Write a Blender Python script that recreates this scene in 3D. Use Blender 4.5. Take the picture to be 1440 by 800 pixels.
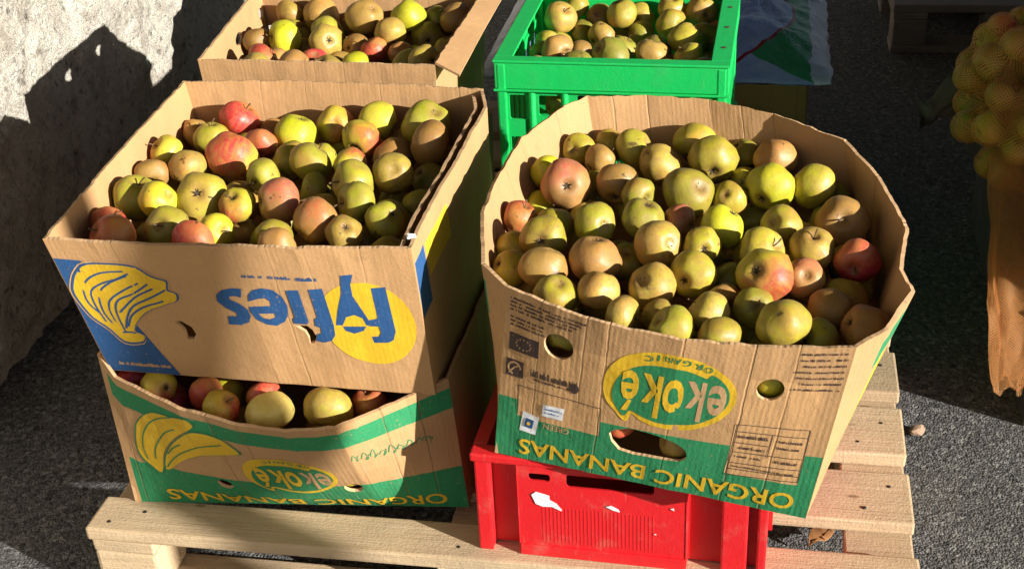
import bpy, bmesh, math, random
import numpy as np
from mathutils import Vector, Matrix, Quaternion, noise
from mathutils.geometry import delaunay_2d_cdt

random.seed(11)
for o in list(bpy.data.objects):
    bpy.data.objects.remove(o, do_unlink=True)
scene = bpy.context.scene
C = scene.collection

# ------------------------------------------------------------------ camera
cam_data = bpy.data.cameras.new('camera')
cam = bpy.data.objects.new('camera', cam_data)
C.objects.link(cam)
FOC, PITCH, ROLL, YAW = 1927.67, 0.51885, -0.05221, 0.19668
fw = Vector((-math.sin(YAW)*math.cos(PITCH), math.cos(YAW)*math.cos(PITCH), -math.sin(PITCH)))
r0 = Vector((math.cos(YAW), math.sin(YAW), 0)); u0 = r0.cross(fw)
rt = r0*math.cos(ROLL) + u0*math.sin(ROLL); up = -r0*math.sin(ROLL) + u0*math.cos(ROLL)
M = Matrix((rt, up, -fw)).transposed().to_4x4()
M.translation = Vector((0.95032, -1.44629, 1.43751))
cam.matrix_world = M
cam_data.sensor_fit = 'HORIZONTAL'; cam_data.sensor_width = 36.0
cam_data.lens = FOC/1440*36.0
cam_data.clip_start = 0.05; cam_data.clip_end = 500
scene.camera = cam

# ------------------------------------------------------------------ light
SUN_EL, SUN_AZ = math.radians(17.5), math.radians(24.5)
sun_dir = Vector((-math.cos(SUN_EL)*math.cos(SUN_AZ), math.cos(SUN_EL)*math.sin(SUN_AZ), -math.sin(SUN_EL)))
world = bpy.data.worlds.new('World'); scene.world = world; world.use_nodes = True
wn = world.node_tree; bg = wn.nodes['Background']
sky = wn.nodes.new('ShaderNodeTexSky'); sky.sky_type = 'NISHITA'; sky.sun_disc = False
sky.sun_elevation = SUN_EL
sky.sun_rotation = math.atan2(-sun_dir.x, -sun_dir.y)
wn.links.new(sky.outputs[0], bg.inputs[0]); bg.inputs[1].default_value = 0.05
sl = bpy.data.lights.new('sun', 'SUN'); sl.energy = 5.0; sl.angle = math.radians(0.53); sl.color = (1.0, 0.965, 0.90)
sun = bpy.data.objects.new('sun', sl); C.objects.link(sun)
sun.rotation_euler = sun_dir.to_track_quat('-Z', 'Y').to_euler(); sun.location = (3, -1, 3)
scene.view_settings.view_transform = 'Standard'; scene.view_settings.look = 'None'
scene.view_settings.gamma = 1.0; scene.view_settings.use_curve_mapping = False
scene.view_settings.exposure = 1.12

# ------------------------------------------------------------------ materials
MATS = {}
class N:
    """tiny node helper"""
    def __init__(s, name):
        m = bpy.data.materials.new(name); m.use_nodes = True; s.m = m; s.t = m.node_tree
        s.b = s.t.nodes['Principled BSDF']; s.out = s.t.nodes['Material Output']
    def n(s, typ, **k):
        nd = s.t.nodes.new(typ)
        for a, v in k.items():
            if a.startswith('i_'): nd.inputs[a[2:].replace('_', ' ')].default_value = v
            else: setattr(nd, a, v)
        return nd
    def l(s, a, b): s.t.links.new(a, b)
    def val(s, x, sock):
        if isinstance(x, (int, float)): sock.default_value = x
        elif isinstance(x, (tuple, list)): sock.default_value = x
        else: s.l(x, sock)
    def math(s, op, a, b=0.0, c=None, clamp=False):
        nd = s.n('ShaderNodeMath', operation=op, use_clamp=clamp); s.val(a, nd.inputs[0]); s.val(b, nd.inputs[1])
        if c is not None: s.val(c, nd.inputs[2])
        return nd.outputs[0]
    def mix(s, f, a, b, blend='MIX'):
        nd = s.n('ShaderNodeMix', data_type='RGBA', blend_type=blend); s.val(f, nd.inputs[0])
        s.val(a if not isinstance(a, tuple) else (*a[:3], 1), nd.inputs[6]); s.val(b if not isinstance(b, tuple) else (*b[:3], 1), nd.inputs[7])
        return nd.outputs[2]
    def ramp(s, f, p0, p1, v0=0.0, v1=1.0):
        nd = s.n('ShaderNodeMapRange', clamp=True); s.val(f, nd.inputs[0])
        nd.inputs[1].default_value = p0; nd.inputs[2].default_value = p1; nd.inputs[3].default_value = v0; nd.inputs[4].default_value = v1
        return nd.outputs[0]
    def noise(s, vec, scale, detail=4.0, rough=0.55, dim='3D'):
        nd = s.n('ShaderNodeTexNoise', noise_dimensions=dim); nd.inputs['Scale'].default_value = scale
        nd.inputs['Detail'].default_value = detail; nd.inputs['Roughness'].default_value = rough
        if vec is not None: s.l(vec, nd.inputs['Vector'])
        return nd.outputs[0]
    def coord(s, which='Object'): return s.n('ShaderNodeTexCoord').outputs[which]
    def sep(s, v):
        nd = s.n('ShaderNodeSeparateXYZ'); s.l(v, nd.inputs[0]); return nd.outputs
    def map(s, v, scale=(1, 1, 1), loc=(0, 0, 0)):
        nd = s.n('ShaderNodeMapping'); s.l(v, nd.inputs[0]); nd.inputs['Scale'].default_value = scale
        s.val(loc, nd.inputs['Location']); return nd.outputs[0]
    def bump(s, h, dist, strength=1.0, prev=None):
        nd = s.n('ShaderNodeBump'); nd.inputs['Distance'].default_value = dist; nd.inputs['Strength'].default_value = strength
        s.l(h, nd.inputs['Height'])
        if prev is not None: s.l(prev, nd.inputs['Normal'])
        return nd.outputs[0]
    def done(s, col=None, rough=None, normal=None, **k):
        if col is not None: s.val(col if not isinstance(col, tuple) else (*col[:3], 1), s.b.inputs['Base Color'])
        if rough is not None: s.val(rough, s.b.inputs['Roughness'])
        if normal is not None: s.l(normal, s.b.inputs['Normal'])
        for a, v in k.items(): s.val(v, s.b.inputs[a.replace('_', ' ')])
        MATS[s.m.name] = s.m
        return s.m
    def rnd(s): return s.n('ShaderNodeObjectInfo').outputs['Random']

KRAFT = (0.43, 0.245, 0.105)
INK = {'green': (0.012, 0.165, 0.060), 'yellow': (0.56, 0.345, 0.010), 'blue': (0.009, 0.060, 0.175), 'black': (0.045, 0.025, 0.02),
       'white': (0.75, 0.76, 0.78), 'paleblue': (0.05, 0.12, 0.32)}

def kraft(name, rects=(), tint=(1, 1, 1), corr=0.00009, dirt=0.4, pitch=0.0072, crease=.45):
    s = N(name); uv = s.coord('UV'); xyz = s.sep(uv); x, y = xyz[0], xyz[1]
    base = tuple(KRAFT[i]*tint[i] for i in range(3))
    rv = s.n('ShaderNodeCombineXYZ'); s.l(s.math('MULTIPLY', s.rnd(), 37.0), rv.inputs[2]); s.l(x, rv.inputs[0]); s.l(y, rv.inputs[1])
    v = rv.outputs[0]
    n1 = s.noise(v, 9, 5, .6); n2 = s.noise(s.map(v, (260, 40, 1)), 3, 3, .6); n3 = s.noise(v, 420, 2, .5)
    col = s.mix(s.ramp(n1, .35, .7), base, tuple(c*.84 for c in base))
    col = s.mix(s.ramp(n2, .3, .75, 0, .35), col, tuple(min(1, c*1.14) for c in base))
    col = s.mix(s.ramp(n3, .52, .72, 0, .4), col, tuple(c*.66 for c in base))
    st = s.noise(v, 24, 6, .7)
    col = s.mix(s.ramp(st, .6, .75, 0, dirt), col, tuple(c*.5 for c in base))
    wear = s.ramp(s.noise(v, 150, 4, .7), .62, .72, 1.0, .45)
    wear2 = s.ramp(s.noise(v, 30, 5, .7), .66, .74, 1.0, .5)
    wear = s.math('MULTIPLY', wear, wear2)
    for (x0, x1, y0, y1, ink) in rects:
        jit = s.math('MULTIPLY', s.math('SUBTRACT', s.noise(v, 130, 2), .5), .0016)
        yj = s.math('ADD', y, jit)
        m = s.math('MULTIPLY', s.math('GREATER_THAN', x, x0), s.math('LESS_THAN', x, x1))
        m = s.math('MULTIPLY', m, s.math('MULTIPLY', s.math('GREATER_THAN', yj, y0), s.math('LESS_THAN', yj, y1)))
        m = s.math('MULTIPLY', m, wear)
        c = INK[ink] if isinstance(ink, str) else ink
        inkc = s.mix(s.ramp(n2, .3, .8), c, tuple(q*1.35 for q in c))
        col = s.mix(m, col, inkc)
    # vertical fold and crush lines
    cx = s.math('ADD', s.math('MULTIPLY', x, 15.0), s.math('MULTIPLY', s.rnd(), 9.0)); fc = s.math('FRACT', cx); cell = s.n('ShaderNodeTexWhiteNoise', noise_dimensions='1D'); s.l(s.math('FLOOR', cx), cell.inputs['W'])
    pos = s.ramp(cell.outputs[0], 0, 1, .15, .85); wig = s.math('MULTIPLY', s.math('SUBTRACT', s.noise(v, 25, 2), .5), .08)
    ln = s.math('ABSOLUTE', s.math('SUBTRACT', s.math('ADD', fc, wig), pos)); fold = s.math('MULTIPLY', s.ramp(ln, .008, .026, 1, 0), s.ramp(s.noise(s.map(v, (40, 3, 1)), 1, 2), .40, .58))
    col = s.mix(s.math('MULTIPLY', fold, crease), col, tuple(c*.45 for c in base))
    w = s.math('SINE', s.math('MULTIPLY', x, 2*math.pi/pitch))
    h = s.math('MULTIPLY', w, s.ramp(s.noise(s.map(v, (30, 4, 1)), 1, 3), .3, .7, .1, 1.0))
    nb = s.bump(h, corr); nb = s.bump(s.math('MULTIPLY', fold, -crease*2.2), .0012, 1.0, nb)
    nb = s.bump(s.noise(v, 30, 3, .5), .0016, 1.0, nb)
    nb = s.bump(n3, .0004, 1.0, nb)
    return s.done(col, .86, nb)

def ink_mat(name, c, pitch=0.0072, corr=.00007):
    s = N(name); uv = s.coord('UV'); xyz = s.sep(uv)
    n2 = s.noise(s.map(uv, (260, 40, 1)), 3, 3, .6)
    col = s.mix(s.ramp(n2, .3, .8), tuple(q*.9 for q in c), tuple(min(1, q*1.25) for q in c))
    worn = s.ramp(s.noise(uv, 170, 4, .7), .61, .72, 0, .6)
    col = s.mix(worn, col, KRAFT)
    w = s.math('MULTIPLY', s.math('SINE', s.math('MULTIPLY', xyz[0], 2*math.pi/pitch)), .5)
    nb = s.bump(w, corr)
    nb = s.bump(s.noise(uv, 30, 3, .5), .0016, 1.0, nb)
    return s.done(col, .75, nb)
for k_, c_ in INK.items(): ink_mat('ink_'+k_, c_)
ink_mat('ink_tan', (.42, .25, .12))
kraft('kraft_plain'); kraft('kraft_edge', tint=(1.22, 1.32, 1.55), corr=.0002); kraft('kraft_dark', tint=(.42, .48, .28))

def wood(name, c1, c2, dark=0.4):
    s = N(name); oc = s.coord('Object')
    cv = s.n('ShaderNodeCombineXYZ'); r = s.rnd()
    s.l(s.math('MULTIPLY', r, 13.0), cv.inputs[0]); s.l(s.math('MULTIPLY', r, 7.0), cv.inputs[1]); s.l(s.math('MULTIPLY', r, 29.0), cv.inputs[2])
    v = s.map(oc, (1, 1, 1), cv.outputs[0])
    g = s.noise(s.map(v, (3.5, 75, 75)), 1.6, 5, .6); g2 = s.noise(s.map(v, (6, 260, 260)), 1.5, 3, .6)
    big = s.noise(v, 7, 5, .62); fine = s.noise(v, 240, 3, .6)
    col = s.mix(s.ramp(g, .3, .7), c1, c2)
    col = s.mix(s.ramp(g2, .45, .75, 0, .45), col, tuple(q*.62 for q in c2))
    col = s.mix(s.ramp(big, .52, .75, 0, dark), col, (.26, .20, .14))
    col = s.mix(s.ramp(fine, .62, .74, 0, .35), col, (.16, .12, .08))
    vo = s.n('ShaderNodeTexVoronoi'); vo.inputs['Scale'].default_value = 6.0; s.l(s.map(v, (1, 2.4, 2.4)), vo.inputs['Vector'])
    knot = s.ramp(vo.outputs['Distance'], .035, .075, .75, 0)
    col = s.mix(knot, col, (.17, .085, .035))
    tone = s.ramp(r, 0, 1, .82, 1.1)
    hs = s.n('ShaderNodeHueSaturation'); s.l(col, hs.inputs['Color']); s.l(tone, hs.inputs['Value'])
    nb = s.bump(g2, .0012); nb = s.bump(big, .003, 1, nb); nb = s.bump(fine, .0008, 1, nb)
    return s.done(hs.outputs[0], .8, nb)
wood('pallet_wood', (.56, .42, .26), (.47, .335, .195))
wood('old_wood', (.20, .16, .13), (.15, .12, .10))

def asphalt():
    s = N('asphalt'); v = s.coord('Object')
    vo = s.n('ShaderNodeTexVoronoi'); vo.inputs['Scale'].default_value = 260; s.l(v, vo.inputs['Vector'])
    vo2 = s.n('ShaderNodeTexVoronoi'); vo2.inputs['Scale'].default_value = 120; s.l(v, vo2.inputs['Vector'])
    cellv = s.sep(vo.outputs['Color'])[0]; cell2 = s.sep(vo2.outputs['Color'])[1]
    col = s.mix(cellv, (.045, .045, .046), (.165, .16, .152))
    col = s.mix(s.ramp(cell2, .82, .95, 0, .7), col, (.26, .255, .24))
    col = s.mix(s.ramp(cell2, .0, .14, .8, 0), col, (.022, .022, .024))
    big = s.noise(v, 2.2, 6, .65)
    col = s.mix(s.ramp(big, .45, .75, 0, .35), col, (.13, .122, .11))
    col = s.mix(s.ramp(s.noise(v, 9, 5, .7), .58, .72, 0, .45), col, (.035, .034, .034))
    pit = s.noise(v, 130, 4, .65)
    col = s.mix(s.ramp(pit, .54, .64, 0, .7), col, (.02, .02, .021))
    h = s.math('ADD', s.math('MULTIPLY', vo.outputs['Distance'], -1.0), s.math('MULTIPLY', pit, -1.4))
    nb = s.bump(h, .0032); nb = s.bump(s.noise(v, 14, 4), .006, 1, nb)
    return s.done(col, .9, nb, Specular_IOR_Level=.25)
asphalt()

def stucco():
    s = N('stucco'); v = s.coord('Object')
    n1 = s.noise(v, 6, 6, .65); n2 = s.noise(v, 38, 5, .7); n3 = s.noise(v, 120, 4, .6); n4 = s.noise(v, 16, 6, .7)
    col = s.mix(s.ramp(n1, .35, .7), (.57, .53, .45), (.45, .415, .35))
    col = s.mix(s.ramp(n4, .50, .64, 0, .75), col, (.29, .25, .20))
    col = s.mix(s.ramp(n2, .55, .68, 0, .75), col, (.22, .20, .18))
    col = s.mix(s.ramp(n3, .62, .75, 0, .6), col, (.12, .11, .10))
    vp = s.n('ShaderNodeTexVoronoi'); vp.inputs['Scale'].default_value = 34; s.l(v, vp.inputs['Vector'])
    pr = s.sep(vp.outputs['Color'])[0]; pm = s.math('MULTIPLY', s.ramp(vp.outputs['Distance'], .10, .30, 1, 0), s.math('GREATER_THAN', pr, .72))
    col = s.mix(s.math('MULTIPLY', pm, .75), col, (.10, .085, .07))
    col = s.mix(s.ramp(s.noise(v, 75, 5, .75), .50, .64, 0, .55), col, (.30, .26, .21))
    nb = s.bump(s.math('MULTIPLY', pm, -1.0), .006); nb = s.bump(n2, .022, 1, nb); nb = s.bump(n3, .009, 1, nb)
    return s.done(col, .93, nb, Specular_IOR_Level=.2)
stucco()

def plastic(name, c, dirtc, amt=.3, rough=.38):
    s = N(name); v = s.coord('Object')
    n1 = s.noise(v, 18, 6, .7); n2 = s.noise(s.map(v, (1, 1, .15)), 130, 4, .6); n3 = s.noise(v, 300, 2)
    col = s.mix(s.ramp(n1, .35, .7, 0, .3), c, tuple(q*.8 for q in c))
    col = s.mix(s.ramp(n1, .55, .75, 0, amt), col, dirtc)
    col = s.mix(s.ramp(n2, .64, .74, 0, amt*1.2), col, dirtc)
    rg = s.ramp(n1, .3, .7, rough, rough+.25)
    nb = s.bump(n1, .0012); nb = s.bump(n3, .0003, 1, nb)
    return s.done(col, rg, nb)
plastic('red_plastic', (.56, .010, .014), (.45, .14, .10), .42)
plastic('green_plastic', (.004, .43, .085), (.05, .30, .10), .22)
plastic('grey_plastic', (.06, .06, .065), (.12, .11, .10), .3)
def bag():
    s = N('bag_print'); v = s.coord('Object'); x = s.sep(v)
    n1 = s.noise(v, 16, 5, .65); n2 = s.noise(v, 60, 4)
    e = s.math('SQRT', s.math('ADD', s.math('POWER', s.math('DIVIDE', s.math('SUBTRACT', x[0], .70), .325), 2.0), s.math('POWER', s.math('DIVIDE', s.math('SUBTRACT', x[1], 1.64), .34), 2.0)))
    blue = s.mix(s.ramp(n1, .35, .7), (.15, .23, .47), (.24, .31, .50)); green = s.mix(s.ramp(n1, .35, .7), (.012, .15, .062), (.03, .22, .10))
    pale = s.mix(s.ramp(n1, .4, .6), (.45, .49, .62), (.32, .36, .48))
    col = s.mix(s.math('MULTIPLY', s.math('GREATER_THAN', e, 1.0), s.math('GREATER_THAN', s.math('SUBTRACT', x[1], s.math('MULTIPLY', s.math('SUBTRACT', 1.05, x[0]), .45)), 1.345)), blue, green)
    band = s.math('MULTIPLY', s.math('GREATER_THAN', e, .99), s.math('LESS_THAN', e, 1.012)); col = s.mix(band, col, (.17, .008, .02))
    ed = s.math('MAXIMUM', s.math('GREATER_THAN', s.math('ADD', x[0], s.math('MULTIPLY', n1, .04)), 1.082), s.math('LESS_THAN', x[0], .375)); col = s.mix(ed, col, pale)
    nb = s.bump(n1, .012); nb = s.bump(n2, .003, 1, nb)
    s.done(col, .42, nb)
bag()
plastic('cloth_grey', (.10, .082, .075), (.05, .045, .04), .4, .8)
s_ = N('paper_white'); s_.done(s_.mix(s_.ramp(s_.noise(s_.coord(), 90, 3), .4, .7), (.75, .76, .78), (.5, .5, .5)), .7)
s_ = N('nail_metal'); s_.done((.03, .025, .02), .6, None, Metallic=.3)
s_ = N('stalk_brown'); s_.done(s_.mix(s_.noise(s_.coord(), 300, 2), (.07, .04, .015), (.16, .10, .04)), .8)
s_ = N('calyx_dark'); s_.done((.045, .03, .014), .9)
s_ = N('leaf_dry'); s_.done(s_.mix(s_.noise(s_.coord(), 60, 4), (.38, .17, .05), (.16, .07, .03)), .7)
s_ = N('stone_chip'); s_.done(s_.mix(s_.noise(s_.coord(), 80, 4), (.34, .22, .14), (.20, .13, .09)), .85)

def apple_mat(name, c1, c2, c3, blush, russet):
    """c1 ground colour, c2 second ground tone, c3 sun-side flush"""
    s = N(name); oc = s.coord('Object'); r = s.rnd()
    cv = s.n('ShaderNodeCombineXYZ')
    for i, k in enumerate((17.0, 31.0, 53.0)): s.l(s.math('MULTIPLY', r, k), cv.inputs[i])
    v = s.map(oc, (1, 1, 1), cv.outputs[0])
    n1 = s.noise(v, 20, 4, .6); n2 = s.noise(v, 55, 5, .65); n3 = s.noise(v, 230, 3, .6)
    col = s.mix(s.ramp(n1, .35, .65), c1, c2)
    x = s.sep(oc)
    side = s.math('ADD', s.math('MULTIPLY', x[0], 26.0), s.math('MULTIPLY', s.math('SUBTRACT', s.noise(v, 26, 4, .6), .5), 2.2))
    ph = s.math('MULTIPLY', s.math('ARCTAN2', x[1], x[0]), 14.0)
    streak = s.noise(s.map(oc, (190, 190, 18), cv.outputs[0]), 1, 3, .6)
    bm = s.math('MULTIPLY', s.ramp(side, .9-blush*2.0, 1.7-blush*2.0), s.ramp(streak, .25, .6, .55, 1.0))
    col = s.mix(bm, col, c3)
    col = s.mix(s.math('MULTIPLY', s.ramp(s.noise(v, 85, 8, .8), .42, .60), russet), col, (.30, .175, .055))
    col = s.mix(s.math('MULTIPLY', s.ramp(s.noise(v, 28, 6, .75), .47, .62), russet*.85), col, (.34, .185, .05))
    # russet ring around the stalk cavity
    rr = s.math('SQRT', s.math('ADD', s.math('MULTIPLY', x[0], x[0]), s.math('MULTIPLY', x[1], x[1])))
    ring = s.math('MULTIPLY', s.ramp(rr, .006, .017, .8, 0), s.ramp(n2, .35, .6, .4, 1.0))
    col = s.mix(ring, col, (.22, .12, .035))
    vo = s.n('ShaderNodeTexVoronoi'); vo.inputs['Scale'].default_value = 190; s.l(v, vo.inputs['Vector'])
    dots = s.ramp(vo.outputs['Distance'], .10, .20, .38, 0)
    col = s.mix(dots, col, (.56, .40, .16))
    blem = s.ramp(s.noise(v, 42, 4, .6), .66, .71, 0, .85)
    col = s.mix(blem, col, (.085, .045, .018))
    hs = s.n('ShaderNodeHueSaturation'); s.l(col, hs.inputs['Color']); s.l(s.ramp(r, 0, 1, .8, 1.12), hs.inputs['Value'])
    s.l(s.ramp(s.math('FRACT', s.math('MULTIPLY', r, 7.3)), 0, 1, .488, .512), hs.inputs['Hue'])
    nb = s.bump(n1, .0018); nb = s.bump(n3, .00025, 1, nb)
    return s.done(hs.outputs[0], s.ramp(n2, .35, .7, .40, .68), nb, Subsurface_Weight=.06, Subsurface_Radius=(.006, .004, .001), Subsurface_Scale=.6)
AP = {  # code: (colours..., words)
 'y': ((.42, .355, .018), (.33, .305, .016), (.47, .21, .035), .24, .55),
 'o': ((.38, .21, .045), (.32, .195, .035), (.40, .12, .035), .34, .85),
 'g': ((.275, .28, .014), (.34, .305, .018), (.40, .20, .03), .18, .48),
 'r': ((.54, .11, .05), (.48, .21, .05), (.45, .016, .03), .75, .10),
 'b': ((.54, .49, .014), (.43, .43, .014), (.54, .27, .025), .18, .22),
 'm': ((.50, .41, .025), (.44, .34, .03), (.48, .055, .035), .55, .22),
 'u': ((.42, .305, .04), (.36, .28, .035), (.44, .20, .04), .24, .78),
 'p': ((.44, .24, .07), (.40, .21, .06), (.46, .10, .06), .52, .62),
 'd': ((.19, .22, .015), (.245, .24, .018), (.31, .18, .03), .06, .40),
 'w': ((.66, .56, .15), (.58, .49, .10), (.60, .32, .08), .20, .22)}
for k_, a_ in AP.items(): apple_mat('apple_'+k_, *a_)

def net_mat(name, c, cell, thick, trans):
    """woven net: strands are opaque, the holes between them let light through"""
    s = N(name); uv = s.sep(s.coord('UV'))
    def strand(a):
        f = s.math('FRACT', s.math('DIVIDE', a, cell)); return s.math('LESS_THAN', f, thick)
    d1 = s.math('ADD', uv[0], uv[1]); d2 = s.math('SUBTRACT', uv[0], uv[1])
    m = s.math('MAXIMUM', strand(d1), strand(d2))
    n1 = s.noise(s.coord('UV'), 40, 3)
    s.done(s.mix(n1, c, tuple(q*.7 for q in c)), .6)
    tl = s.n('ShaderNodeBsdfTranslucent'); tl.inputs[0].default_value = (*c, 1)
    ms0 = s.n('ShaderNodeMixShader'); ms0.inputs[0].default_value = trans; s.l(s.b.outputs[0], ms0.inputs[1]); s.l(tl.outputs[0], ms0.inputs[2])
    tr = s.n('ShaderNodeBsdfTransparent'); ms = s.n('ShaderNodeMixShader')
    s.l(m, ms.inputs[0]); s.l(tr.outputs[0], ms.inputs[1]); s.l(ms0.outputs[0], ms.inputs[2]); s.l(ms.outputs[0], s.out.inputs[0])
net_mat('net_orange', (.76, .36, .10), .0056, .28, .45)
net_mat('net_gathered', (.88, .42, .14), .0044, .24, .6)

s_ = N('shade_roof_metal'); s_.done(s_.mix(s_.noise(s_.coord(), 3, 5), (.05, .045, .04), (.10, .075, .06)), .7, None, Metallic=.0)

# ------------------------------------------------------------------ object helpers
def tag(o, label=None, cat=None, group=None, kind=None):
    if label: o['label'] = label
    if cat: o['category'] = cat
    if group: o['group'] = group
    if kind: o['kind'] = kind
    return o
def thing(name, label, cat, loc=(0, 0, 0), rotz=0.0, group=None):
    o = bpy.data.objects.new(name, None); o.empty_display_size = .05; C.objects.link(o)
    o.location = loc; o.rotation_euler = (0, 0, rotz); return tag(o, label, cat, group)
def mobj(name, me, mats=None, parent=None, smooth=False):
    o = bpy.data.objects.new(name, me); C.objects.link(o)
    for m in (mats or []): me.materials.append(MATS[m])
    if parent is not None: o.parent = parent
    if smooth: me.shade_smooth()
    return o
def from_bm(name, bm, mats, parent=None, smooth=False):
    me = bpy.data.meshes.new(name); bm.normal_update(); bm.to_mesh(me); bm.free()
    return mobj(name, me, mats, parent, smooth)
def box_bm(bm, x0, x1, y0, y1, z0, z1, bev=0.0, jit=0.0):
    vs = [bm.verts.new((x+random.uniform(-jit, jit), y+random.uniform(-jit, jit), z+random.uniform(-jit, jit))) for z in (z0, z1) for y in (y0, y1) for x in (x0, x1)]
    f = [bm.faces.new([vs[i] for i in q]) for q in ((0, 2, 3, 1), (4, 5, 7, 6), (0, 1, 5, 4), (2, 6, 7, 3), (0, 4, 6, 2), (1, 3, 7, 5))]
    if bev > 0:
        es = list({e for q in f for e in q.edges})
        bmesh.ops.bevel(bm, geom=es, offset=bev, segments=2, affect='EDGES', profile=.6)
def box(name, x0, x1, y0, y1, z0, z1, mat, parent, bev=.002, jit=0.0):
    """a box whose origin is its own centre"""
    cx, cy, cz = (x0+x1)/2, (y0+y1)/2, (z0+z1)/2
    bm = bmesh.new(); box_bm(bm, x0-cx, x1-cx, y0-cy, y1-cy, z0-cz, z1-cz, bev, jit)
    o = from_bm(name, bm, [mat], parent); o.location = (cx, cy, cz); return o
def boxes(name, lst, mat, parent, bev=.0015):
    bm = bmesh.new()
    for b in lst: box_bm(bm, *b, bev=bev)
    return from_bm(name, bm, [mat], parent)

# ---- flat shapes mapped on card panels
def loops_to_edges(loops):
    V, E = [], []
    for lp in loops:
        n0 = len(V); V += [tuple(q) for q in lp]; n = len(lp)
        E += [(n0+i, n0+(i+1) % n) for i in range(n)]
    return V, E
def inside(V, E, pts):
    V = np.array(V, float); P = np.array(pts, float); c = np.zeros(len(P), bool)
    for a, b in E:
        (x1, y1), (x2, y2) = V[a], V[b]
        if y1 == y2: continue
        m = (y1 > P[:, 1]) != (y2 > P[:, 1])
        c ^= m & (P[:, 0] < (x2-x1)*(P[:, 1]-y1)/(y2-y1)+x1)
    return c
def fill2d(V, E, cut_s=(), cut_t=()):
    A = np.array(V); x0, y0 = A.min(0)-.001; x1, y1 = A.max(0)+.001
    VV = [Vector((float(a), float(b))) for a, b in V]; EE = [tuple(e) for e in E]
    for s in cut_s:
        if x0 < s < x1: EE.append((len(VV), len(VV)+1)); VV += [Vector((s, y0)), Vector((s, y1))]
    for t in cut_t:
        if y0 < t < y1: EE.append((len(VV), len(VV)+1)); VV += [Vector((x0, t)), Vector((x1, t))]
    ov, oe, of = delaunay_2d_cdt(VV, EE, [], 0, 1e-6)[:3]
    P = np.array([(v.x, v.y) for v in ov]); F = [tuple(f) for f in of]
    cen = np.array([P[list(f)].mean(0) for f in F]); ok = inside(V, E, cen)
    F = [f for f, k in zip(F, ok) if k]
    used = sorted({i for f in F for i in f}); ix = {a: i for i, a in enumerate(used)}
    return P[used], [tuple(ix[i] for i in f) for f in F]

class Panel:
    """card wall lofted between a bottom and a top polyline; (s,t) are metres along and up the card"""
    def __init__(s, B, T, bulge=0.0, crinkle=.0016, seed=0.0, bdir=(0, -1, 0)):
        s.B = np.array(B, float); s.T = np.array(T, float); s.bulge = bulge; s.crinkle = crinkle; s.seed = seed; s.bdir = np.array(bdir, float)
        d = .5*np.linalg.norm(np.diff(s.B, axis=0), axis=1)+.5*np.linalg.norm(np.diff(s.T, axis=0), axis=1)
        s.s = np.r_[0, np.cumsum(d)]; s.W = float(s.s[-1]); s.H = float(np.linalg.norm(s.T-s.B, axis=1).mean())
    def p(s, a, t):
        i = int(np.clip(np.searchsorted(s.s, a)-1, 0, len(s.s)-2)); f = (a-s.s[i])/(s.s[i+1]-s.s[i])
        b = s.B[i]*(1-f)+s.B[i+1]*f; tt = s.T[i]*(1-f)+s.T[i+1]*f; v = t/s.H
        X = b+(tt-b)*v
        if s.bulge: X = X+s.bdir*s.bulge*math.sin(math.pi*min(1, max(0, a/s.W)))*math.sin(math.pi*min(1, max(0, v))**.7)
        return X
    def frame(s, a, t):
        e = 2e-3; X = s.p(a, t); ds = s.p(a+e, t)-s.p(a-e, t); dt = s.p(a, t+e)-s.p(a, t-e)
        n = np.cross(ds, dt); n /= np.linalg.norm(n)
        if s.crinkle:
            c = s.crinkle*(noise.noise(Vector((a*22, t*9, s.seed)))+.5*noise.noise(Vector((a*60, t*22, s.seed+5))))
            X = X+n*c*min(1, max(0, a/.03), max(0, (s.W-a)/.03))
        return X, n
    def cuts(s, ds=.018, dt=.03):
        cs = sorted(set([float(q) for q in s.s[1:-1]]+[s.W*i/int(s.W/ds) for i in range(1, int(s.W/ds))]))
        cs = [c for i, c in enumerate(cs) if i == 0 or c-cs[i-1] > .002]
        return cs, [s.H*i/int(s.H/dt) for i in range(1, int(s.H/dt))]
def panel_obj(name, pn, parent, mats=('kraft_plain', 'kraft_plain', 'kraft_edge'), holes=(), thick=.005, rag=.0012, top=None):
    rnd = random.Random(pn.seed*7+3)
    n = max(6, int(pn.W/.012))
    outline = [(0, 0), (pn.W, 0)]+[(pn.W*(1-i/n), pn.H+(top(pn.W*(1-i/n)) if top else 0)+rnd.uniform(-rag, rag)) for i in range(n+1)]
    V, E = loops_to_edges([outline]+list(holes)); cs, ct = pn.cuts()
    P, F = fill2d(V, E, cs, ct)
    vo, vi = [], []
    for a, t in P:
        X, nn = pn.frame(a, t); vo.append(X); vi.append(X-nn*thick)
    k = len(P); cnt = {}
    for f in F:
        for i in range(3):
            a, b = f[i], f[(i+1) % 3]; cnt[(a, b)] = 1
    rim = [(a, b) for (a, b) in cnt if (b, a) not in cnt]
    faces = list(F)+[(c+k, b+k, a+k) for a, b, c in F]+[(b, a, a+k, b+k) for a, b in rim]
    me = bpy.data.meshes.new(name); me.from_pydata([tuple(q) for q in vo+vi], [], faces)
    me.polygons.foreach_set('material_index', [0]*len(F)+[1]*len(F)+[2]*len(rim))
    uvl = me.uv_layers.new(name='uv'); PP = np.concatenate([P, P])
    li = np.zeros(len(me.loops), dtype=np.int32); me.loops.foreach_get('vertex_index', li)
    uvl.data.foreach_set('uv', PP[li].astype(np.float32).ravel())
    return mobj(name, me, list(mats), parent)
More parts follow.
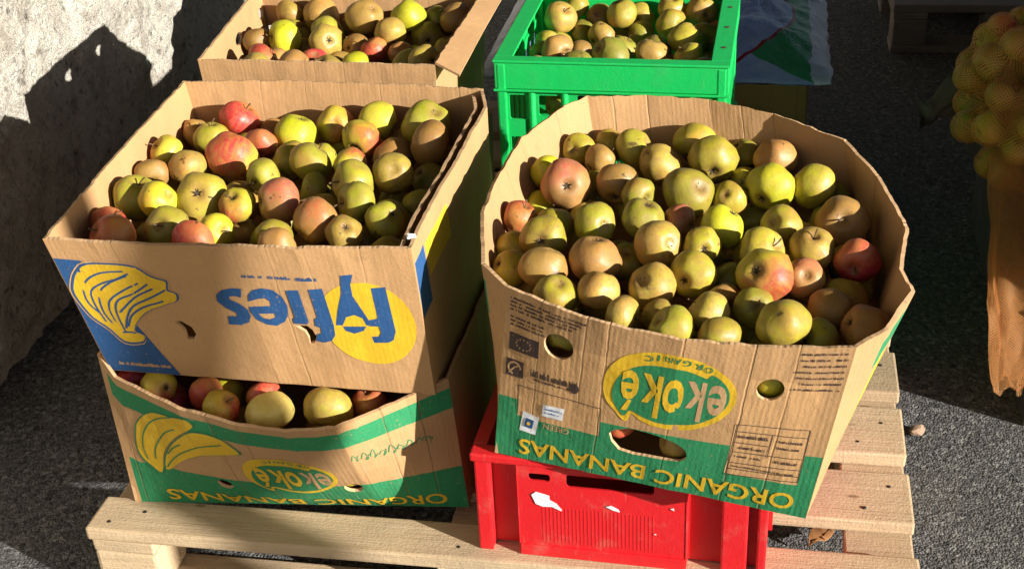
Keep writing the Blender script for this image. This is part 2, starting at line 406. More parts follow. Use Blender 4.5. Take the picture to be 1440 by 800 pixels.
def print_obj(name, pn, parent, V, E, ink, lift=.0005):
    cs, ct = pn.cuts()
    P, F = fill2d(V, E, cs, ct)
    vs = []
    for a, t in P:
        X, nn = pn.frame(a, t); vs.append(tuple(X+nn*lift))
    me = bpy.data.meshes.new(name); me.from_pydata(vs, [], F)
    uvl = me.uv_layers.new(name='uv'); li = np.zeros(len(me.loops), dtype=np.int32); me.loops.foreach_get('vertex_index', li)
    uvl.data.foreach_set('uv', P[li].astype(np.float32).ravel())
    return mobj(name, me, [ink], parent)
def print_poly(name, pn, parent, loops, ink, lift=.0005):
    V, E = loops_to_edges(loops); return print_obj(name, pn, parent, V, E, ink, lift)
def ribbon(line, w):
    L = [Vector(q) for q in line]; a, b = [], []
    for i, q in enumerate(L):
        d = (L[min(i+1, len(L)-1)]-L[max(i-1, 0)]).normalized(); n = Vector((-d.y, d.x))
        a.append(tuple(q+n*w/2)); b.append(tuple(q-n*w/2))
    return a+b[::-1]
def smooth_loop(pts, k=3, closed=True):
    out = []; n = len(pts); P = [Vector(q) for q in pts]
    rng = range(n) if closed else range(n-1)
    for i in rng:
        g = (lambda j: P[j % n]) if closed else (lambda j: P[min(max(j, 0), n-1)])
        p0, p1, p2, p3 = g(i-1), g(i), g(i+1), g(i+2)
        for j in range(k):
            t = j/k
            out.append(tuple(.5*((2*p1)+(p2-p0)*t+(2*p0-5*p1+4*p2-p3)*t*t+(-p0+3*p1-3*p2+p3)*t**3)))
    if not closed: out.append(tuple(P[-1]))
    return out
TXT = {}
def text_shape(body, bold=0.0, shear=0.0):
    """outline of a word as edges in a unit box"""
    key = (body, bold, shear)
    if key in TXT: return TXT[key]
    cu = bpy.data.curves.new('t', 'FONT'); cu.body = body; cu.offset = bold; cu.shear = shear; cu.resolution_u = 3
    ob = bpy.data.objects.new('t', cu); C.objects.link(ob)
    dg = bpy.context.evaluated_depsgraph_get(); dg.update()
    me = bpy.data.meshes.new_from_object(ob.evaluated_get(dg)); bm = bmesh.new(); bm.from_mesh(me)
    bmesh.ops.remove_doubles(bm, verts=bm.verts, dist=1e-5)
    E = [(e.verts[0], e.verts[1]) for e in bm.edges if len(e.link_faces) == 1]
    ix = {}; V = []
    for a, b in E:
        for q in (a, b):
            if q not in ix: ix[q] = len(V); V.append((q.co.x, q.co.y))
    E = [(ix[a], ix[b]) for a, b in E]; A = np.array(V); A = (A-A.min(0))/(A.max(0)-A.min(0))
    bm.free(); bpy.data.meshes.remove(me); bpy.data.objects.remove(ob, do_unlink=True); bpy.data.curves.remove(cu)
    TXT[key] = (A, E); return TXT[key]
def print_text(name, pn, parent, body, s0, s1, t0, t1, ink, bold=0.0, flip=True, slope=0.0, lift=.0007):
    A, E = text_shape(body, bold)
    x, y = A[:, 0], A[:, 1]
    S, T = (s1-(s1-s0)*x, t1-(t1-t0)*y) if flip else (s0+(s1-s0)*x, t0+(t1-t0)*y)
    T = T+slope*(S-(s0+s1)/2)
    return print_obj(name, pn, parent, list(zip(S, T)), E, ink, lift)
def print_words(name, pn, parent, lines, ink, seed=1, lift=.0006):
    """rows of print too small to read: little upright strokes gathered into words"""
    r = random.Random(seed); loops = []
    for (s0, s1, t, h) in lines:
        s = s0
        while s < s1-.001:
            w = r.uniform(.0008, .0018)
            if r.random() < .14: s += .0022; continue
            hh = h*r.uniform(.55, 1.0)
            loops.append([(s, t), (s+w, t), (s+w, t+hh), (s, t+hh)]); s += w+r.uniform(.0003, .0007)
    return print_poly(name, pn, parent, loops, ink, lift)
def ellipse(cs, ct, a, b, n=28, rot=0.0):
    return [(cs+a*math.cos(q)*math.cos(rot)-b*math.sin(q)*math.sin(rot), ct+a*math.cos(q)*math.sin(rot)+b*math.sin(q)*math.cos(rot)) for q in [2*math.pi*i/n for i in range(n)]]
def base_obj(name, pts, parent, z, mat='kraft_plain', thick=.006):
    bm = bmesh.new(); lo = [bm.verts.new((q[0], q[1], z+(q[2] if len(q) > 2 else 0))) for q in pts]; hi = [bm.verts.new((q[0], q[1], z+thick+(q[2] if len(q) > 2 else 0))) for q in pts]
    bm.faces.new(lo[::-1]); bm.faces.new(hi)
    for i in range(len(pts)): j = (i+1) % len(pts); bm.faces.new((lo[i], lo[j], hi[j], hi[i]))
    bmesh.ops.recalc_face_normals(bm, faces=bm.faces)
    return from_bm(name, bm, [mat], parent)
APPLES = {  # container: (apples on top: x, y, z, radius in mm + colour code), (apples showing lower down)
 'fyffes': ('45,391,577,28,m 42,522,553,26,o 83,481,563,30,g 112,538,573,32,r 160,547,547,26,o 224,491,571,34,b 177,669,534,26,o 275,538,566,32,m 336,478,572,31,m 347,537,578,32,m 432,526,576,38,g 452,459,575,36,o 386,542,537,26,o 155,383,575,40,m 180,444,572,26,r 95,352,572,30,u 284,372,577,32,g 349,372,577,26,m 419,355,572,31,u 459,411,534,28,d 230,314,580,27,g 372,304,577,33,g 302,325,554,26,d 55,248,569,36,g 104,216,583,27,b 158,245,575,37,g 219,225,574,26,m 280,235,579,35,p 393,247,575,30,g 44,330,567,26,o 48,166,569,26,r 77,118,575,32,r 141,156,570,31,g 197,110,575,29,r 210,162,565,27,b 348,191,572,33,o 298,157,566,26,g 317,111,573,26,o 398,162,570,26,u 445,205,569,28,g 468,309,540,26,d 414,363,517,26,d 225,231,523,26,o 207,467,520,26,d 300,361,519,26,d',
  '105,140,518,31 241,143,522,30 343,149,524,32 404,151,513,32 99,199,530,30 168,173,517,32 278,195,526,33 460,158,538,31 351,216,518,27 407,214,526,31 461,222,505,30 267,272,528,30 326,275,544,31 437,264,539,31 191,307,538,31 212,363,546,29 240,413,560,32 407,415,512,28 269,463,539,29 391,463,545,33 442,458,510,28 141,498,539,29 294,508,520,28 466,506,524,28'),
 'ekoke': ('680,506,550,26,y 717,473,547,26,o 726,545,543,26,y 767,507,553,32,g 810,461,550,32,u 860,535,556,34,y 888,468,558,39,y 932,517,545,26,d 982,481,557,34,o 1009,586,531,26,o 678,369,556,38,p 641,419,552,26,b 753,388,551,33,o 787,343,557,26,g 859,355,556,38,g 919,362,545,26,y 975,372,560,35,b 1037,389,558,34,y 936,471,518,26,y 624,276,546,26,r 636,378,512,26,b 675,262,545,26,y 736,245,557,31,g 802,260,560,31,g 850,282,545,26,p 912,247,560,31,b 992,262,556,29,g 952,387,501,26,d 1075,297,547,37,o 1067,419,521,26,d 670,199,556,31,y 626,216,528,26,y 747,144,556,34,o 829,185,561,33,u 887,185,560,26,y 878,129,548,32,y 966,184,558,32,y 1032,203,553,30,u 1091,188,546,29,r 682,120,553,32,o 632,139,538,26,y 707,58,549,29,y 762,68,553,28,u 828,92,548,33,u 970,114,559,35,m 1021,143,542,28,p 923,153,526,26,d 796,14,550,26,u 845,40,532,27,u 861,-10,549,29,g 904,34,547,30,u 918,-19,546,27,y 958,58,543,26,g 993,6,554,34,y 1057,87,529,32,o 1094,41,532,30,o 1039,22,523,26,g 955,68,494,26,d 784,195,527,26,d',
  '978,24,494,30 796,60,504,29 878,40,490,28 1019,63,489,32 704,88,499,33 760,102,511,29 920,96,524,27 1027,122,482,31 663,151,492,33 1074,143,513,32 972,187,498,31 1087,195,490,27 771,241,505,28 887,238,504,29 943,235,513,29 1027,233,502,33 1084,245,509,28 709,291,513,29 1022,291,514,29 716,346,510,29 891,337,502,30 1065,360,506,34 714,426,520,31 776,418,502,31 902,417,511,33 985,426,522,28'),
 'green': ('574,1046,578,30,u 596,864,579,30,o 564,947,562,26,y 596,1117,576,26,g 641,1107,558,27,u 655,1024,549,28,u 623,941,547,26,o 690,1065,582,30,y 720,1106,559,30,y 727,1057,544,26,g 686,903,550,26,y 760,889,569,30,o 784,1049,568,29,y 817,963,568,32,y 829,878,567,28,y 782,1105,578,28,y 838,1100,575,30,u 562,898,557,26,g 685,1054,517,26,d',
  '609,808,504,33 701,797,538,28 758,795,503,29 793,798,557,34 853,791,503,30 565,820,550,33 636,819,562,34 692,847,579,34 744,837,542,32 801,850,519,33 852,824,555,33 646,858,494,32 709,864,497,33 858,855,501,29 684,932,499,31 794,911,526,31 856,910,524,33 703,962,548,28 761,960,542,32 861,971,510,32 575,1013,529,31 847,1014,551,31 614,1062,538,30 870,1065,541,28 688,1110,513,28 847,1099,501,30'),
 'box3': ('57,987,599,26,u 123,979,600,34,u 87,864,595,32,b 174,838,599,30,u 81,758,593,28,r 33,867,588,26,o 165,787,579,26,r 223,934,613,36,o 219,985,587,26,u 282,889,600,29,u 263,839,583,26,r 248,770,580,26,b 222,865,577,26,o 304,943,613,31,b 287,985,588,26,o 342,931,574,31,d 351,982,592,28,d 392,950,607,30,o 317,830,580,26,o 343,967,535,26,d 176,986,567,26,o',
  '87,699,598,30 127,697,557,29 179,694,551,27 232,693,552,28 285,697,574,33 344,693,584,31 382,694,535,32 46,724,563,32 147,737,590,29 204,736,580,32 325,733,551,27 382,739,599,33 123,762,545,32 179,754,532,29 342,781,576,33 388,772,540,29 40,839,542,31 89,810,564,33 207,816,554,32 382,821,562,28 339,874,551,34 392,872,576,27 108,899,551,30 153,917,587,31 202,909,561,27 385,907,532,28 79,947,571,31 392,957,551,28'),
 'bottom': ('119,79,351,26,m 70,101,343,26,r 189,82,345,26,r 203,121,317,26,b 225,47,346,26,m 300,40,349,34,w 378,64,345,34,u 273,90,338,26,r 424,106,325,26,r 121,106,308,26,r',
  '240,103,283,29 353,101,287,28'),
}
# flat print on the two left-hand boxes, metres along and up the card
FHOLE = [(0.3074, 0.1075), (0.3248, 0.1088), (0.3308, 0.1018), (0.3331, 0.0907), (0.3272, 0.0789), (0.3199, 0.0767), (0.3213, 0.0866), (0.3191, 0.0977), (0.3115, 0.1036)]
FHOLE2 = [(0.1325, 0.1033), (0.1442, 0.1042), (0.1555, 0.0937), (0.1572, 0.0810), (0.1496, 0.0706), (0.1409, 0.0715), (0.1426, 0.0863), (0.1385, 0.0957)]
FBAN = [(0.0105, 0.1621), (0.0226, 0.1816), (0.0453, 0.1993), (0.0917, 0.2015), (0.1153, 0.1977), (0.1300, 0.1848), (0.1401, 0.1791), (0.1508, 0.1750), (0.1462, 0.1594), (0.1564, 0.1537), (0.1530, 0.1411), (0.1352, 0.1338), (0.1048, 0.1205), (0.0857, 0.1044), (0.0697, 0.0836), (0.0804, 0.0746), (0.0784, 0.0662), (0.0708, 0.0599), (0.0455, 0.0584), (0.0322, 0.0804), (0.0150, 0.1018), (0.0073, 0.1270), (0.0049, 0.1459)]
FS = [(0.2511, 0.1682), (0.2384, 0.1681), (0.2229, 0.1642), (0.2120, 0.1550), (0.2098, 0.1437), (0.2185, 0.1329), (0.2303, 0.1255), (0.2296, 0.1196), (0.2163, 0.1188), (0.2125, 0.1041), (0.2296, 0.1039), (0.2435, 0.1101), (0.2496, 0.1219), (0.2486, 0.1331), (0.2399, 0.1422), (0.2291, 0.1486), (0.2296, 0.1537), (0.2390, 0.1549), (0.2465, 0.1528)]
FE = [(0.2573, 0.1575), (0.2658, 0.1665), (0.2796, 0.1704), (0.2939, 0.1675), (0.3035, 0.1571), (0.3067, 0.1416), (0.3029, 0.1255), (0.2947, 0.1137), (0.2820, 0.1064), (0.2680, 0.1080), (0.2560, 0.1159), (0.2515, 0.1301), (0.2525, 0.1379), (0.2833, 0.1404), (0.2843, 0.1481), (0.2795, 0.1535), (0.2688, 0.1519), (0.2549, 0.1469)]
FEH = [(0.2619, 0.1260), (0.2845, 0.1275), (0.2846, 0.1211), (0.2761, 0.1173), (0.2661, 0.1188)]
FF1 = [(0.3118, 0.1684), (0.3291, 0.1700), (0.3294, 0.1161), (0.3257, 0.1120), (0.3072, 0.1114), (0.3076, 0.1194), (0.3117, 0.1229)]
FF2 = [(0.3433, 0.1717), (0.3619, 0.1734), (0.3634, 0.1119), (0.3613, 0.0959), (0.3543, 0.0859), (0.3426, 0.0817), (0.3311, 0.0834), (0.3357, 0.0957), (0.3429, 0.0979), (0.3436, 0.1075), (0.3370, 0.1103), (0.3386, 0.1215), (0.3434, 0.1250)]
FY = [(0.3913, 0.1956), (0.4073, 0.1973), (0.4010, 0.1809), (0.4001, 0.1628), (0.4169, 0.1158), (0.4090, 0.1145), (0.4063, 0.1262), (0.3960, 0.1314), (0.3836, 0.1269), (0.3760, 0.1131), (0.3661, 0.1127), (0.3745, 0.1374), (0.3854, 0.1654)]
FDOT = [(0.3756, 0.1112), (0.4086, 0.1127), (0.4031, 0.1049), (0.3891, 0.0998), (0.3783, 0.1037)]
FFF = [(0.4267, 0.1754), (0.4458, 0.1773), (0.4478, 0.1064), (0.4427, 0.0921), (0.4347, 0.0870), (0.4121, 0.0852), (0.4102, 0.0952), (0.4237, 0.0974), (0.4275, 0.1039), (0.4268, 0.1141), (0.4126, 0.1135), (0.4136, 0.1234), (0.4268, 0.1270), (0.4268, 0.1408)]
BB1 = [(0.0470, 0.1429), (0.0564, 0.1671), (0.0816, 0.1936), (0.1062, 0.2067), (0.1333, 0.2111), (0.1596, 0.2200), (0.1695, 0.2153), (0.1700, 0.2064), (0.1507, 0.1880), (0.1277, 0.1672), (0.1048, 0.1412), (0.0867, 0.1136), (0.0703, 0.0700), (0.0549, 0.0819), (0.0419, 0.0975), (0.0401, 0.1178)]
BB2 = [(0.0806, 0.0798), (0.0876, 0.1056), (0.1074, 0.1382), (0.1354, 0.1686), (0.1601, 0.1900), (0.1846, 0.1958), (0.2053, 0.1899), (0.2147, 0.1844), (0.2273, 0.1686), (0.2294, 0.1603), (0.2181, 0.1546), (0.1740, 0.1412), (0.1376, 0.1233), (0.1088, 0.1008), (0.0905, 0.0831)]
FBL = [[(0.0959, 0.1810), (0.0678, 0.1680), (0.0474, 0.1523), (0.0393, 0.1359), (0.0365, 0.1101), (0.0443, 0.0847)], [(0.1214, 0.1690), (0.0935, 0.1497), (0.0685, 0.1382), (0.0578, 0.1214), (0.0551, 0.0986), (0.0550, 0.0790)], [(0.1424, 0.1592), (0.1138, 0.1434), (0.0843, 0.1268), (0.0684, 0.1062), (0.0591, 0.0859)], [(0.0939, 0.1885), (0.0620, 0.1846), (0.0356, 0.1702), (0.0222, 0.1504), (0.0207, 0.1280), (0.0312, 0.1096)], [(0.1259, 0.1614), (0.0935, 0.1434), (0.0618, 0.1154)]]
BLL = [[(0.1333, 0.2111), (0.1044, 0.1955), (0.0786, 0.1727), (0.0611, 0.1466), (0.0521, 0.1184), (0.0533, 0.0934)], [(0.1297, 0.1840), (0.1083, 0.1685), (0.0869, 0.1417), (0.0740, 0.1188), (0.0694, 0.0990)], [(0.2055, 0.1750), (0.1630, 0.1575), (0.1215, 0.1274), (0.0973, 0.1029), (0.0843, 0.0854)], [(0.1298, 0.1518), (0.1099, 0.1352), (0.0949, 0.1167)]]
def settle(root, base):
    """put the Empty at the thing's base; the parts keep their place"""
    b = Vector(base); root.location = b
    for ch in root.children: ch.location = ch.location-b
    return root

# ================================================================== SETTING
gm = bpy.data.meshes.new('ground'); gm.from_pydata([(-60, -60, 0), (60, -60, 0), (60, 60, 0), (-60, 60, 0)], [], [(0, 1, 2, 3)])
tag(mobj('ground', gm, ['asphalt']), 'dark coarse asphalt ground', None, None, 'structure')

def build_wall():
    bm = bmesh.new(); ny, nz = 560, 190; y0, y1, H = -3.0, 6.0, 3.1
    top = []
    g = [[None]*(nz+1) for _ in range(ny+1)]
    for i in range(ny+1):
        for j in range(nz+1):
            y = y0+(y1-y0)*i/ny; z = -.03+(H+.03)*(j/nz)**1.3
            q = Vector((0, y, z))
            d = .016*noise.noise(q*3.0)+.012*noise.noise(q*11)+.010*noise.noise(q*27)+.008*noise.noise(q*50)
            g[i][j] = bm.verts.new((-.470+d, y, z))
    for i in range(ny):
        for j in range(nz): bm.faces.new((g[i][j], g[i+1][j], g[i+1][j+1], g[i][j+1]))
    tb = [bm.verts.new((-.80, y0+(y1-y0)*i/ny, H)) for i in range(ny+1)]
    for i in range(ny): bm.faces.new((g[i][nz], g[i+1][nz], tb[i+1], tb[i]))
    lo = [bm.verts.new((-.80, y0+(y1-y0)*i/ny, -.03)) for i in range(ny+1)]
    for i in range(ny): bm.faces.new((tb[i], tb[i+1], lo[i+1], lo[i]))
    bmesh.ops.recalc_face_normals(bm, faces=bm.faces)
    o = from_bm('rough_wall', bm, ['stucco'], None, True)
    tag(o, 'whitewashed rough rendered wall with brown stains beside the pallet', 'wall')
build_wall()

# unseen roof added to cut sky fill and darken shade, open to low sun
t = thing('added_shade_roof', 'added unseen dark sheet-metal roof that blocks sky light, fixed to the rough wall', 'roof', (0, 0, 0))
bm = bmesh.new(); n = 120; lo, hi = [], []
for i in range(n+1):
    y = -1.8+7.8*i/n; dz = .012*math.sin(i*1.9)
    lo.append(bm.verts.new((-.75, y, 3.02+dz))); hi.append(bm.verts.new((4.2, y, 2.56+dz)))
for i in range(n): bm.faces.new((lo[i], hi[i], hi[i+1], lo[i+1]))
o = from_bm('shade_roof_sheet', bm, ['shade_roof_metal'], t); so = o.modifiers.new('thickness', 'SOLIDIFY'); so.thickness = .004
for y in (-1.75, 5.8): box('rafter', -.4, 4.15, y, y+.06, 2.44, 2.53, 'old_wood', t, .003); box('post', 4.05, 4.13, y, y+.06, 0, 2.438, 'old_wood', t, .004)
settle(t, (3.84, 2.4, 0))

# ================================================================== PALLETS
def pallet(label, loc, L, D, boards, rotz=0.0, mat='pallet_wood', nails=True, group=None, bx=(.0, .48, 1.0), bd=None):
    t = thing('pallet', label, 'pallet', loc, rotz, group)
    bd = bd or (0, (D-.1)/2, D-.1)
    for (a, b) in boards: box('deck_board', 0+random.uniform(-.003, .003), L+random.uniform(-.003, .003), a, b, .122, .144, mat, t, .0035, .0012)
    xs = [(L-.1)*f for f in bx]
    for x in xs: box('stringer_board', x+.002, x+.098+(.03 if 0 < x < L-.11 else 0), .002, D-.002, .100, .1215, mat, t, .003, .001)
    for x in xs:
        for y in bd: box('block', x+.003, x+.099, y+.003, y+.099, .0225, .0995, mat, t, .006, .001)
    for y in bd: box('bottom_board', 0, L, y, y+.1, 0, .022, mat, t, .003, .001)
    if nails:
        me = bpy.data.meshes.new('nail'); bm = bmesh.new()
        bmesh.ops.create_cone(bm, cap_ends=True, segments=10, radius1=.0036, radius2=.0030, depth=.0016); bm.to_mesh(me); bm.free(); me.materials.append(MATS['nail_metal'])
        for (a, b) in boards:
            for x in xs:
                for fx, fy in ((.028, .3), (.072, .62)):
                    o = bpy.data.objects.new('nail', me); C.objects.link(o); o.parent = t
                    o.location = (x+fx+random.uniform(-.006, .006), a+(b-a)*fy+random.uniform(-.01, .01), .1442)
    return t
pallet('pale new wooden pallet carrying the printed boxes and red crate', (0, 0, 0), 1.2, .80,
       [(0, .077), (.150, .266), (.310, .438), (.482, .607), (.652, .80)])
pallet('pale wooden pallet under the green crate and plain brown carton', (-.10, .84, 0), 1.12, .84,
       [(0, .1), (.145, .26), (.31, .43), (.49, .60), (.65, .84)], nails=False)
pallet('dark weathered pallet on the asphalt behind the net sack', (1.322, 2.45, 0), .62, .80,
       [(0, .12), (.16, .28), (.33, .45), (.50, .62), (.67, .80)], rotz=.02, mat='old_wood', nails=False)

# ================================================================== BANANA BOX, RIGHT (on the red crate)
EKF = Panel([(0.6213, 0.0236, 0.3169), (0.6875, 0.0088, 0.3169), (0.7494, -0.0050, 0.3169), (0.8424, -0.0258, 0.3169), (0.9147, -0.0419, 0.3169), (0.9931, -0.0595, 0.3169), (1.0344, -0.0687, 0.3169)],
            [(0.6493, 0.0272, 0.5761), (0.7156, -0.0060, 0.5691), (0.7800, -0.0289, 0.5622), (0.8761, -0.0490, 0.5572), (0.9518, -0.0542, 0.5572), (1.0337, -0.0586, 0.5622), (1.0776, -0.0605, 0.5681)], seed=1)
EKR = Panel([(1.0344, -0.0687, 0.3169), (1.0394, -0.0498, 0.3169), (1.0592, 0.0395, 0.3169), (1.0692, 0.0892, 0.3169), (1.0940, 0.1984, 0.3169), (1.1188, 0.3076, 0.3169), (1.1337, 0.3771, 0.3169)],
            [(1.0776, -0.0605, 0.5681), (1.1138, -0.0369, 0.5810), (1.1496, 0.0435, 0.5860), (1.1387, 0.0961, 0.5860), (1.1546, 0.2123, 0.5860), (1.1277, 0.3523, 0.5910), (1.0831, 0.4675, 0.5959)], seed=2)
EKB = Panel([(1.1337, 0.3771, 0.3169), (1.0195, 0.4020, 0.3169), (0.9202, 0.4228, 0.3169), (0.8209, 0.4447, 0.3169), (0.7415, 0.4625, 0.3169), (0.7216, 0.4665, 0.3169)],
            [(1.0831, 0.4675, 0.5959), (0.9788, 0.5489, 0.6009), (0.8795, 0.5857, 0.6059), (0.7782, 0.5976, 0.6059), (0.6819, 0.5887, 0.6059), (0.6481, 0.5450, 0.6059)], seed=3)
EKL = Panel([(0.7216, 0.4665, 0.3169), (0.7018, 0.3871, 0.3169), (0.6670, 0.2282, 0.3169), (0.6521, 0.1587, 0.3169), (0.6293, 0.0594, 0.3169), (0.6213, 0.0236, 0.3169)],
            [(0.6481, 0.5450, 0.6059), (0.5975, 0.4397, 0.5959), (0.5816, 0.2868, 0.5910), (0.5816, 0.2073, 0.5860), (0.6084, 0.0763, 0.5810), (0.6491, 0.0276, 0.5761)], seed=4)
kraft('kraft_green_band', [(-.01, .433, -.01, .093, 'green'), (.030, .148, .068, .2, tuple(KRAFT)), (.318, .411, .047, .2, tuple(KRAFT))])
kraft('kraft_side_bands', [(.035, 1, .215, .255, 'green'), (.075, 1, .10, .205, 'yellow'), (.05, 1, -.01, .085, 'green')])
kraft('kraft_left_bands', [(-1, EKL.W-.045, .21, .262, 'green'), (-1, EKL.W-.02, -.01, .09, 'green')])
t = thing('banana_box', 'open upturned banana box with green and yellow print on the red crate', 'box')
ekh = smooth_loop([(.162, .077), (.178, .089), (.196, .092), (.232, .088), (.258, .078), (.267, .066), (.260, .053), (.22, .050), (.178, .052)], 2)
fp = panel_obj('front_panel', EKF, t, ('kraft_green_band', 'kraft_plain', 'kraft_edge'),
               [ekh, ellipse(.081, .194, .0205, .0185, 20), ellipse(.349, .187, .0165, .0165, 20)])
rp = panel_obj('right_panel', EKR, t, ('kraft_side_bands', 'kraft_plain', 'kraft_edge'))
panel_obj('back_panel', EKB, t, holes=[ellipse(.385, .225, .02, .016, 18)])
panel_obj('left_panel', EKL, t, ('kraft_left_bands', 'kraft_plain', 'kraft_edge'))
base_obj('base', [(0.6233, 0.0256), (1.0324, -0.0657), (1.1307, 0.3762), (0.7236, 0.4635)], t, 0.3169)
# print on its front
EK_OUT = [(.1457, .1553), (.1483, .18), (.1592, .2001), (.1739, .2127), (.1996, .223), (.2305, .2254), (.2585, .2206), (.2809, .2116), (.2998, .197), (.3106, .1779), (.3111, .1568), (.3021, .1377), (.2861, .1211), (.2627, .1079), (.2375, .1042), (.2143, .1054), (.1969, .1117), (.1871, .118), (.1827, .1053), (.1767, .1059), (.1626, .12), (.1511, .1347)]
EK_IN = [(.1581, .1478), (.1623, .1709), (.175, .1885), (.1945, .2004), (.2208, .2047), (.2459, .2037), (.265, .1974), (.2729, .1956), (.278, .2017), (.2896, .1953), (.3, .1823), (.3038, .1639), (.2988, .1479), (.2874, .1324), (.269, .1195), (.246, .1132), (.225, .112), (.2081, .115), (.1926, .1207), (.184, .1228), (.1784, .1132), (.1731, .1162), (.1633, .1292)]
def eko_logo(pn, parent, f, sc=1.0):
    """oval trademark: f maps logo coordinates to the panel"""
    q = print_poly('printed_oval', pn, parent, [smooth_loop([f(*a) for a in EK_OUT], 3)], 'ink_yellow', .0005)
    print_poly('printed_oval_field', pn, q, [smooth_loop([f(*a) for a in EK_IN], 3)], 'ink_green', .0008)
    for ch, s0, s1, t0, t1, ink in (('e', .2775, .3005, .1385, .1875, 'ink_tan'), ('k', .2500, .2740, .1240, .1885, 'ink_tan'), ('o', .2225, .2480, .1330, .1885, 'ink_yellow'),
                                    ('k', .1945, .2205, .1195, .1890, 'ink_yellow'), ('é', .1685, .1910, .1225, .1890, 'ink_yellow')):
        A, E = text_shape(ch, .022); V = [f(s1-(s1-s0)*x, t1-(t1-t0)*y) for x, y in A]
        print_obj('printed_letter', pn, q, V, E, ink, .0011)
    arc = [(.2723, .2092), (.2598, .2124), (.2456, .2160), (.2331, .2172), (.2221, .2178), (.2097, .2165), (.1989, .2130)]
    for ch, (cx, cy) in zip('ORGANIC', arc):
        w = .0016 if ch == 'I' else .0048
        A, E = text_shape(ch, .012); V = [f(cx+w-2*w*x, cy+.0045-.009*y) for x, y in A]
        print_obj('printed_letter', pn, q, V, E, 'ink_green', .0011)
eko_logo(EKF, fp, lambda s, t_: (s, t_))
print_text('printed_lettering', EKF, fp, 'ORGANIC BANANAS', .036, .413, .0085, .0335, 'ink_yellow', .018)
print_words('small_print', EKF, fp, [(.008, .115-.006*i, .238-.0052*i, .0034) for i in range(4)]+[(.010, .060, .212-.0055*i, .0034) for i in range(3)], 'ink_black', 3)
print_words('small_print', EKF, fp, [(.372+.004*(i % 3), .429, .240-.0085*i, .0034) for i in range(7)], 'ink_black', 4)
eu = print_poly('printed_emblem', EKF, fp, [[(.010, .1655), (.054, .1655), (.054, .191), (.010, .191)]], 'ink_black')
for i in range(12):
    a = i*math.pi/6; print_poly('printed_star', EKF, eu, [ellipse(.032+.011*math.cos(a), .178+.0075*math.sin(a), .0013, .0013, 5)], 'ink_tan', .0008)
sy = print_poly('printed_emblem', EKF, fp, [[(.008, .127), (.034, .127), (.034, .152), (.008, .152)]], 'ink_black')
print_poly('printed_mark', EKF, sy, [ribbon(ellipse(.021, .1395, .009, .009, 14)[:11], .0028)], 'ink_tan', .0008)
print_poly('printed_mark', EKF, sy, [ribbon([(.013, .131), (.021, .141), (.029, .146)], .0022)], 'ink_tan', .0009)
print_words('small_print', EKF, fp, [(.045, .112, .136, .012), (.050, .110, .1305, .004)], 'ink_black', 5)
print_poly('printed_mark', EKF, fp, [ellipse(.108, .136, .006, .0085, 14)], 'ink_black')
fr = [(.028, .116), (.147, .116)], [(.147, .116), (.149, .068)], [(.028, .116), (.030, .071)]
print_poly('printed_frame', EKF, fp, [ribbon(q, .0010) for q in fr], 'ink_black')
wl = print_poly('paper_label', EKF, fp, [[(.066, .0785), (.096, .0785), (.0975, .0985), (.067, .0975)]], 'paper_white', .0006); wl['label'] = 'small white paper sticker'
print_words('small_print', EKF, wl, [(.070, .094, .090, .003), (.070, .092, .084, .003)], 'ink_paleblue', 6, .0010)
bl = print_poly('paper_label', EKF, fp, [[(.0345, .046), (.059, .0435), (.0625, .073), (.0385, .0775)]], 'paper_white', .0006); bl['label'] = 'white certification sticker with blue square'
bq = print_poly('printed_square', EKF, bl, [[(.0415, .0545), (.0535, .0525), (.0555, .0665), (.0435, .0685)]], 'ink_blue', .0010)
print_poly('printed_star', EKF, bq, [ellipse(.048, .060, .003, .003, 6)], 'ink_yellow', .0013)
print_text('small_print', EKF, fp, 'GREEN', .070, .107, .058, .067, 'ink_tan', .01)
fr = [[(.320, .129), (.409, .131)], [(.409, .131), (.411, .052)], [(.411, .052), (.320, .046)], [(.320, .046), (.320, .129)], [(.366, .118), (.366, .082)], [(.322, .118), (.408, .119)], [(.322, .066), (.409, .070)], [(.322, .056), (.409, .060)],
      [(.322, .100), (.366, .100)], [(.322, .084), (.408, .087)]]
print_poly('printed_frame', EKF, fp, [ribbon(q, .0011) for q in fr], 'ink_black')
print_words('small_print', EKF, fp, [(.325, .362, .108, .006), (.326, .362, .090, .005), (.372, .404, .108, .004), (.374, .402, .098, .004), (.376, .404, .076, .005), (.326, .360, .076, .004), (.326, .404, .060, .003)], 'ink_black', 7)
settle(t, (.83, .20, 0.3169))

